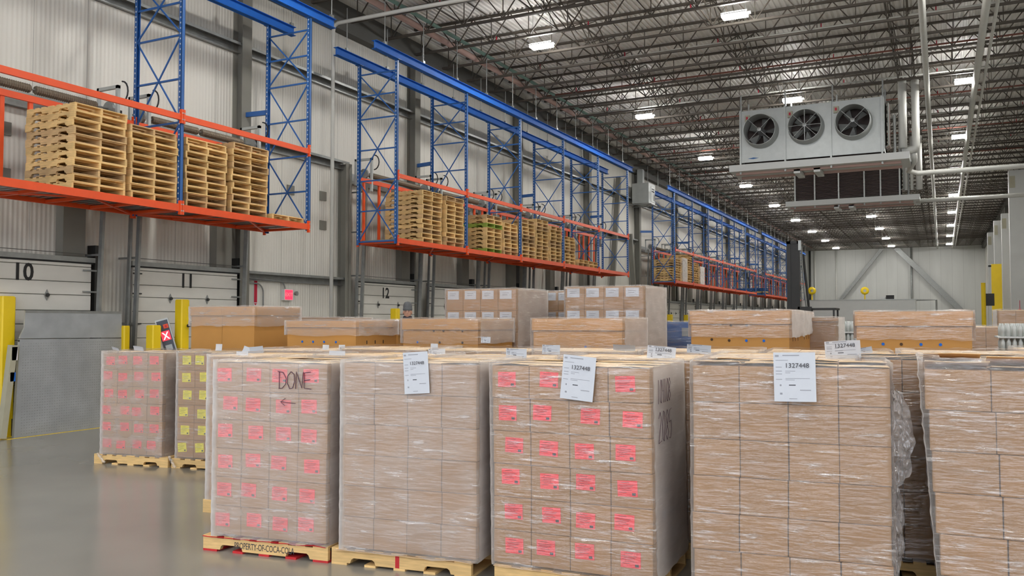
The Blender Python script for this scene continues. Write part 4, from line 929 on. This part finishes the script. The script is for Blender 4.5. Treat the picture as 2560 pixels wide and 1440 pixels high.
# ================================================================== evaporator coolers
def cooler(Y, pxl, pxr, z0, z1, label, front=True):
    xl, xr = onY(pxl, 400, Y).x, onY(pxr, 400, Y).x; W = xr - xl; Hh = z1 - z0; D = 1.5
    r = thing('evaporator_cooler', label, 'cooler', (xl, Y, z0))
    if front:
        fan_x = [W * .155, W * .475, W * .80]; R = .55; zc = Hh * .57
        mb = MB(); n = 32
        # face panel with three round openings
        xs = [0, W * .325, W * .645, W]
        for i in range(3):
            a, b = xs[i] + .008, xs[i + 1] - .008; cx = fan_x[i]; vs = []; outer = []
            for j in range(n):
                t_ = 2 * PI * j / n; dx, dz = math.cos(t_), math.sin(t_)
                sx = ((b if dx > 0 else a) - cx) / dx if abs(dx) > 1e-6 else 1e9; sz = ((Hh if dz > 0 else 0) - zc) / dz if abs(dz) > 1e-6 else 1e9; s_ = min(sx, sz)
                vs.append((cx + R * dx, 0, zc + R * dz)); outer.append((cx + s_ * dx, 0, zc + s_ * dz))
            mb.add(vs + outer, [(j, (j + 1) % n, n + (j + 1) % n, n + j) for j in range(n)], 'galv_light')
            for (ca, cb) in ((a, 0), (b, 0), (b, Hh), (a, Hh)):
                # corner fill
                best = sorted(outer, key=lambda q: abs(q[0] - ca) + abs(q[2] - cb))[:2]; mb.add([best[0], (ca, 0, cb), best[1]], [(0, 1, 2)], 'galv_light')
        mb.box((0, .02, Hh - .01), (W, D, Hh), 'galv_light').box((0, .02, 0), (.01, D, Hh), 'galv_light').box((W - .01, .02, 0), (W, D, Hh), 'galv_light').box((0, .7, 0), (W, D, Hh), 'fin')
        for x in xs[1:3]: mb.box((x - .008, -.004, 0), (x + .008, .7, Hh), 'galv_light')
        mb.build('cabinet', r)
        for i, cx in enumerate(fan_x):
            T = Matrix.Translation((cx, 0, zc)) @ Matrix.Rotation(PI / 2, 4, 'X')
            cw_ = MB().lathe([(R, -.3), (R * .985, .46), (R * 1.0, .5), (R * 1.025, .46), (R * 1.05, .05), (R * 1.12, 0.0)], 'galv_light', 40, T).build('fan_cowl', r, smooth=True)
            bl = MB(); bl.lathe([(0, -.1), (.14, -.1), (.14, -.3), (0, -.3)], 'dark_metal', 16, T)
            for b_ in range(5):
                a_ = 2 * PI * b_ / 5 + i; bl.add([(.1 * math.cos(a_), .1 * math.sin(a_), -.12), (R * .93 * math.cos(a_ - .18), R * .93 * math.sin(a_ - .18), -.12), (R * .93 * math.cos(a_ + .35), R * .93 * math.sin(a_ + .35), -.26), (.1 * math.cos(a_ + .8), .1 * math.sin(a_ + .8), -.24)], [(0, 1, 2, 3)], 'galv', T)
            bl.build('fan_blades', cw_)
            g = MB(); ph = [PI / 4, PI / 4, PI / 4][i]
            for b_ in range(4 if i != 1 else 8):
                a_ = ph + b_ * (PI / 2 if i != 1 else PI / 4); g.bar((cx, -.44, zc), (cx + R * math.cos(a_), -.42, zc + R * math.sin(a_)), .025, .012, 'galv')
            g.lathe([(0, .0), (.07, 0), (.07, .04), (0, .05)], 'galv', 14, Matrix.Translation((cx, -.44, zc)) @ Matrix.Rotation(PI / 2, 4, 'X')).build('fan_guard', cw_)
        for x in (W * .03, W * .34, W * .66): MB().box((x + .03, -.08, Hh * .78), (x + .2, 0, Hh * .9), 'beige_paint').box((x + .08, -.1, Hh * .82), (x + .14, -.08, Hh * .87), 'red').build('switch_box', r)
        MB().prism([(.25, .14), (.45, .17), (.65, .14), (.45, .11)], -.006, 0, 'blue_paint', 'y').build('emblem', r)
    else:
        mb = MB(); mb.box((0, .12, 0), (W, D, Hh), 'fin'); mb.box((0, 0, Hh - .06), (W, D, Hh), 'galv_light').box((0, 0, 0), (.06, D, Hh), 'galv_light').box((W - .06, 0, 0), (W, D, Hh), 'galv_light')
        mb.build('cabinet', r); mb = MB(); z = .05
        while z < Hh - .08: mb.box((.06, .02, z), (W - .06, .13, z + .022), 'fin'); z += .065
        mb.build('coil', r)
    mb = MB()
    for x in ([W * .0, W * .325, W * .645, W * .985] if front else [0.03, W * .2, W * .43, W * .67, W * .82, W - .03]): mb.box((x - .03, -.05, -.42), (x + .03, 0, Hh + .02), 'galv_light')
    mb.build('bracket', r)
    pan = MB(); za = -.1; pan.box((-.35, -.25, -.34), (W + .75, -.22, -.1), 'white_paint').box((-.35, -.22, -.34), (W + .75, D + .15, -.32), 'white_paint').box((-.37, -.25, -.34), (-.35, D + .15, -.1), 'white_paint').box((W + .75, -.25, -.34), (W + .77, D + .15, -.1), 'white_paint').box((-.2, .1, -.42), (W + .5, .2, -.34), 'insul_pink').box((-.2, 1.1, -.42), (W + .5, 1.2, -.34), 'insul_pink')
    for x in (W * .38, W * .52): pan.box((x, .1, -.5), (x + .22, 1.3, -.36), 'white_paint')
    pan.build('drip_pan', r)
    mb = MB()
    for k in range(10): mb.tube([(W + .02, .2 + k * .1, .2), (W + .12, .2 + k * .1, .25), (W + .12, .2 + k * .1, Hh * .9)], .025, ['galv', 'pipe_white', 'pipe_red'][k % 3], 7)
    mb.tube([(W + .3, .5, -.1), (W + .3, .5, Hh * .7)], .05, 'galv', 10).build('header_pipe', r)
    rods = MB(); zt_ = JZ - z0 + .05
    for x in (0.03, W * .33, W * .66, W - .03):
        for y in (-.02, D - .1): rods.bar((x, y, Hh), (x, y, zt_), .05, .05, 'galv')
    rods.build('hanger', r)
    return r, xr
r1, xr1 = cooler(31.6, 1852, 2212, 7.72, 9.62, 'near three-fan evaporator cooler hanging under the joists')
r2, xr2 = cooler(41.6, 1985, 2250, 7.62, 9.2, 'rear cooler with dark finned coil below the three-fan one', False)
mb = MB(); mb.tube([(xr1 + .55, 32.2, 7.9), (xr1 + .55, 32.2, JZ + .1)], .14, 'pipe_white', 14)
tag(mb.build('riser_pipe', smooth=True), 'thick white riser pipe right of the three-fan cooler, left one', 'pipe')
tag(MB().tube([(xr1 + .95, 32.4, JZ + .1), (xr1 + .95, 32.4, 8.0), (xr1 + .93, 32.4, 7.9), (xr1 + .8, 32.4, 7.85), (xr1 + .5, 32.4, 7.85)], .13, 'pipe_white', 14).build('riser_pipe', smooth=True), 'thick white riser pipe with an elbow, right one beside the three-fan cooler', 'pipe')
a = onY(2295, 431, 34); b = onY(2560, 417, 34); zz = (a.z + b.z) / 2; tag(MB().tube([(xr1 + .9, 32.4, 7.7), (xr1 + .88, 32.8, 7.5), (a.x - .3, 33.6, zz + .05), (a.x, 34, zz), (XR - .005, 34, zz)], .09, 'pipe_white', 12).build('drain_pipe', smooth=True), 'upper horizontal white drain pipe crossing to the right wall', 'pipe')
a = onY(2290, 501, 42.2); b = onY(2560, 489, 42.2); zz = (a.z + b.z) / 2; tag(MB().tube([(a.x, 42.2, zz), (XR, 42.2, zz)], .09, 'pipe_white', 12).build('drain_pipe', smooth=True), 'lower horizontal white drain pipe crossing to the right wall', 'pipe')
for i, dx in enumerate((.2, .45, .75)):
    tag(MB().tube([(xr2 + dx, 42.0, 7.8), (xr2 + dx, 42.0, 10.2)], [.09, .07, .13][i], 'pipe_white', 12).build('riser_pipe', smooth=True), ['slim white riser just right of the rear cooler', 'middle slim riser right of the rear cooler', 'thick white riser right of the rear cooler'][i], 'pipe')

# ================================================================== far end of the hall
def ye(px, py, Y): return onY(px, py, Y)
a = ye(2205, 622, 105.6); b = ye(2100, 752, 105.6); b2 = b + (b - a) * 1.2
c = ye(2240, 620, 105.6); d_ = ye(2405, 778, 105.6)
struct(MB().bar(a, b2 if b2.z > 0 else b, .35, .35, 'galv', up=(0, 1, 0)).build('beam_brace_end')); struct(MB().bar(c, d_, .55, .35, 'galv', up=(0, 1, 0)).build('beam_brace_end'))
for px, m_, r_, lb in [(2025, 'dark_metal', .12, 'dark pipe on the end wall, leftmost'), (2038, 'pipe_white', .09, 'white pipe on the end wall beside the dark one'), (2091, 'pipe_white', .1, 'white pipe on the end wall above the low partition'), (2279, 'galv', .1, 'grey pipe on the end wall right of the braces')]:
    q = ye(px, 700, 105.7); tag(MB().tube([(q.x, 105.7, 0), (q.x, 105.7, 10.2)], r_, m_, 8).build('wall_pipe', smooth=True), lb, 'pipe')
l = ye(2005, 752, 90); rr = ye(2289, 752, 90); l_top = l.z + .081
struct(MB().box((l.x, 90, 0), (rr.x, 92.5, l.z), 'white_paint').box((l.x - .05, 89.95, l.z), (rr.x + .05, 92.55, l.z + .08), 'galv_light').build('wall_partition'))
l = ye(2291, 750, 90); rr = ye(2341, 750, 90)
tag(MB().tube([(l.x, 90, l.z), (rr.x, 90, l.z), (rr.x, 90, 0)], .09, 'galv', 8).build('rail_frame'), 'grey tubular frame at the right end of the low partition', 'frame')
for px, lb in ((2030, 'left yellow hose reel on a post above the partition'), (2162, 'right yellow hose reel on a post above the partition')):
    q = ye(px, 727, 94); t = thing('hose_reel', lb, 'hose reel', (q.x, 94, 0))
    MB().lathe([(.15, -.1), (.4, -.12), (.4, .12), (.15, .1)], 'yellow', 20, Matrix.Translation((0, 0, q.z)) @ Matrix.Rotation(PI / 2, 4, 'X')).build('reel', t, smooth=True); MB().box((-.06, -.05, 0), (.06, .05, q.z - .3), 'yellow').build('post', t)
tag(MB().box((ye(2215, 746, 91).x, 91, l_top), (ye(2235, 746, 91).x, 91.5, l_top + .4), 'black').box((ye(2200, 748, 91).x, 91.1, l_top), (ye(2214, 748, 91).x, 91.5, l_top + .25), 'white_paint').build('tool_case'), 'small dark case lying on top of the low partition', 'case')
# right side: white track covers, yellow guards, dark sign
for px, Y, w_, z_, lb in [(2485, 70, .35, 8.3, 'white vertical door cover, leftmost at the far right wall'), (2501, 62, .3, 8.3, 'white vertical door cover left of the tall yellow guard'), (2524, 58, .35, 8.3, 'white vertical door cover behind the dark opening'), (2550, 50, .4, 9.6, 'broad white door cover at the right picture edge')]:
    q = ye(px, 700, Y); t = thing('door_cover', lb, 'door cover', (q.x, Y, 0)); MB().box((-w_, 0, 0), (w_, .5, z_), 'white_paint').build('channel', t); MB().box((-w_ * .9, -.03, z_ - .9), (-w_ * .3, 0, z_ - .3), 'beige_paint').build('fitting', t)
q = ye(2491, 660, 55); t = thing('column_guard', 'tall bright yellow column guard near the right wall', 'column guard', (q.x, 55, 0)); MB().box((-.25, 0, 0), (.25, .4, q.z), 'yellow').build('shell', t); MB().box((-.4, .1, q.z - .15), (-.25, .2, q.z - .05), 'black').build('bracket', t)
q = ye(2458, 707, 48); t = thing('guide_post', 'slim yellow guide post left of the dark square sign', 'post', (q.x, 48, 0)); MB().tube([(0, 0, .02), (0, 0, q.z)], .1, 'yellow', 12).build('pole', t); MB().box((-.2, -.2, 0), (.2, .2, .02), 'yellow').build('base_plate', t)
q = ye(2470, 748, 48); tag(MB().box((q.x - .25, 48.2, 0), (q.x - .2, 48.25, q.z), 'galv').box((q.x - .25, 48.1, q.z - .32), (q.x + .28, 48.2, q.z + .28), 'dark_metal').build('square_sign'), 'dark square sign on a stand beside the slim yellow post', 'sign')
q = ye(2550, 784, 45); tag(MB().lathe([(0, 0), (.09, 0), (.09, .35), (.04, .42), (0, .42)], 'red', 12, Matrix.Translation((q.x, 45, q.z - .2))).bar((q.x, 45, q.z + .2), (q.x, 45, q.z + .6), .02, .02, 'red').box((q.x - .06, 45.1, 0), (q.x + .06, 45.2, q.z + .7), 'white_paint').build('fire_extinguisher'), 'red extinguisher on a white post at the right picture edge', 'extinguisher')

# ================================================================== reach truck behind the bins
q = onY(1985, 700, 34); t = thing('reach_truck', 'reach truck with a tall dark mast behind the bins', 'forklift', (q.x, 34, 0))
zt_ = onY(1985, 603, 34).z
MB().box((-.26, 0, .1), (-.12, .14, zt_), 'dark_metal').box((.12, 0, .1), (.2, .14, zt_), 'dark_metal').box((-.14, .03, .1), (.14, .1, zt_ - .02), 'dark_metal').box((-.26, 0, zt_ - .1), (.26, .2, zt_), 'dark_metal').box((.17, -.02, zt_ - .35), (.27, .1, zt_ + .02), 'galv_light').build('mast', t)
MB().tube([(.27, .05, zt_ - .2), (.34, .1, 3.2), (.42, .2, 2.4)], .03, 'galv', 6).tube([(.22, .05, zt_ - .3), (.26, .1, 2.4)], .02, 'galv', 6).tube([(.33, .1, zt_ - .5), (.5, .3, 2.3)], .045, 'dark_metal', 8).build('hose', t)
MB().box((-.5, -1.1, 0.25), (.5, -.1, 1.0), 'dark_metal').box((-.5, .2, .2), (1.1, 1.8, 1.35), 'dark_metal').build('body', t)
MB().box((.1, .0, 2.1), (.62, .12, 2.5), 'dark_metal').box((.35, .2, 2.38), (1.45, 1.7, 2.45), 'dark_metal').box((.4, .25, 1.3), (.46, .31, 2.4), 'dark_metal').box((1.35, .25, 1.3), (1.41, .31, 2.4), 'dark_metal').box((1.35, 1.6, 1.3), (1.41, 1.66, 2.4), 'dark_metal').box((.4, 1.6, 1.3), (.46, 1.66, 2.4), 'dark_metal').build('overhead_guard', t)
for x in (-.35, .35): MB().box((x - .06, -1.9, .08), (x + .06, -.1, .13), 'dark_metal').build('fork', t)
for x, y in ((-.4, -.9), (.4, -.9), (.3, 1.4)): MB().lathe([(0, -.05), (.16, -.05), (.16, .05), (0, .05)], 'rubber', 16, Matrix.Translation((x, y, .16)) @ Matrix.Rotation(PI / 2, 4, 'Y')).build('wheel', t)

# ================================================================== the person on a pallet truck
hc = onY(1019, 781, 13.8)     # head centre
px_, py_ = hc.x, 13.8; base = hc.z - 1.67
def skin_body(name, verts, edges, radii, m, parent=None, sub=2, root=0):
    me = bpy.data.meshes.new(name); me.from_pydata(verts, edges, []); o = bpy.data.objects.new(name, me); C.objects.link(o)
    sk = o.modifiers.new('skin', 'SKIN'); su = o.modifiers.new('sub', 'SUBSURF'); su.levels = su.render_levels = sub
    for i, r_ in enumerate(radii): me.skin_vertices[0].data[i].radius = r_ if isinstance(r_, tuple) else (r_, r_)
    me.skin_vertices[0].data[root].use_root = True
    bpy.context.view_layer.update(); m2 = bpy.data.meshes.new_from_object(o.evaluated_get(bpy.context.evaluated_depsgraph_get()))
    bpy.data.objects.remove(o); m2.materials.clear(); m2.materials.append(M[m]); 
    for p in m2.polygons: p.use_smooth = True
    return place(name, m2, parent)
t = thing('person', 'person in grey beanie and dark jacket looking over the bins beside door 12', 'person', (px_, py_, base), math.radians(30))
V = [(0, 0, .95), (0, 0, 1.15), (0, .01, 1.38), (0, 0, 1.5), (0, -.01, 1.57), (-.1, 0, .9), (-.11, .0, .5), (-.11, .03, .1), (-.11, -.12, .05), (.1, 0, .9), (.11, 0, .5), (.11, .03, .1), (.11, -.12, .05),
     (-.19, 0, 1.42), (-.24, -.02, 1.14), (-.16, -.24, 1.08), (.19, 0, 1.42), (.24, -.02, 1.14), (.16, -.24, 1.08)]
E = [(0, 1), (1, 2), (2, 3), (3, 4), (0, 5), (5, 6), (6, 7), (7, 8), (0, 9), (9, 10), (10, 11), (11, 12), (3, 13), (13, 14), (14, 15), (3, 16), (16, 17), (17, 18)]
R_ = [.14, .14, .16, .1, .06, .1, .07, .05, .045, .1, .07, .05, .045, .075, .055, .045, .075, .055, .045]
skin_body('body', V, E, R_, 'jacket', t)
mb = MB()   # head, shaped from rings
def head_ring(z, rx, ryf, ryb, n=24): return [(rx * math.sin(2 * PI * j / n), (-(ryf) if math.cos(2 * PI * j / n) > 0 else -(ryb)) * math.cos(2 * PI * j / n), z) for j in range(n)]
rings = [(1.555, .03, .06, .03), (1.565, .045, .085, .05), (1.59, .058, .094, .075), (1.62, .067, .096, .088), (1.655, .073, .098, .096), (1.69, .076, .096, .1), (1.725, .076, .096, .1), (1.76, .07, .086, .092), (1.785, .05, .06, .065), (1.797, .02, .02, .03)]
vs = []; 
for q_ in rings: vs += head_ring(*q_)
n = 24; mb.add(vs, [(i * n + j, i * n + (j + 1) % n, (i + 1) * n + (j + 1) % n, (i + 1) * n + j) for i in range(len(rings) - 1) for j in range(n)] + [tuple(range(n)), tuple(range((len(rings) - 1) * n, len(rings) * n))], 'skin')
mb.add([(-.008, -.095, 1.685), (.008, -.095, 1.685), (-.018, -.094, 1.638), (.018, -.094, 1.638), (0, -.122, 1.645)], [(0, 1, 4), (0, 4, 2), (1, 3, 4), (2, 4, 3)], 'skin')
for s_ in (-1, 1): mb.lathe([(.0, -.012), (.022, -.01), (.03, 0), (.022, .01), (0, .012)], 'skin', 10, Matrix.Translation((s_ * .078, 0, 1.665)) @ Matrix.Rotation(PI / 2, 4, 'Y'))
hd_ = mb.build('head', t, smooth=True)
f = MB()
for s_ in (-1, 1): f.box((s_ * .03 - .013, -.0985, 1.68), (s_ * .03 + .013, -.094, 1.688), 'eye'); f.box((s_ * .03 - .017, -.0995, 1.699), (s_ * .03 + .017, -.094, 1.704), 'eye')
f.box((-.022, -.0985, 1.612), (.022, -.093, 1.617), 'pipe_red'); f.build('face', hd_)
MB().lathe([(.093, 1.705), (.098, 1.72), (.098, 1.745), (.093, 1.75), (.096, 1.78), (.085, 1.83), (.06, 1.865), (.0, 1.88)], 'beanie', 28, Matrix.Translation((0, 0.003, 0)) @ Matrix.Diagonal((.92, 1.12, 1, 1))).build('beanie', t, smooth=True)
MB().lathe([(.14, 1.47), (.1, 1.53), (.085, 1.585), (.078, 1.60), (.07, 1.585)], 'jacket', 24, Matrix.Diagonal((1, 1.1, 1, 1))).build('collar', t, smooth=True)
for s_ in (-1, 1):
    hv = [(s_ * .16, -.24, 1.08), (s_ * .15, -.3, 1.06), (s_ * .14, -.34, 1.04)]; he = [(0, 1), (1, 2)]; hr = [.025, .032, .026]
    for k, dx in enumerate((-.03, -.01, .01, .03)):
        b_ = len(hv); hv += [(s_ * .14 + dx, -.375, 1.035), (s_ * .14 + dx, -.39, 1.01), (s_ * .14 + dx, -.38, .99)]; he += [(2, b_), (b_, b_ + 1), (b_ + 1, b_ + 2)]; hr += [.009, .0085, .008]
    b_ = len(hv); hv += [(s_ * .14 - s_ * .045, -.31, 1.04), (s_ * .14 - s_ * .055, -.34, 1.02)]; he += [(1, b_), (b_, b_ + 1)]; hr += [.01, .009]
    skin_body('hand', hv, he, hr, 'skin', t, 1)
t = thing('pallet_truck', 'grey ride-on truck under the person in the beanie', 'truck', (px_, py_, 0), math.radians(30))
MB().box((-.4, -.3, .12), (.4, .45, base), 'dark_metal').build('platform', t); MB().box((-.4, -.85, .1), (.4, -.45, 1.2), 'dark_metal').build('body', t); MB().box((-.38, -.5, .12), (.38, -.28, .25), 'dark_metal').tube([(-.25, -.5, base + 1.0), (.25, -.5, base + 1.0)], .02, 'black').tube([(0, -.55, 1.2), (0, -.5, base + 1.0)], .025, 'black').build('tiller', t)
for x in (-.3, .3): MB().lathe([(0, -.04), (.1, -.04), (.1, .04), (0, .04)], 'rubber', 14, Matrix.Translation((x, -.7, .1)) @ Matrix.Rotation(PI / 2, 4, 'Y')).build('wheel', t); MB().lathe([(0, -.04), (.08, -.04), (.08, .04), (0, .04)], 'rubber', 14, Matrix.Translation((x, .3, .08)) @ Matrix.Rotation(PI / 2, 4, 'Y')).build('wheel', t)
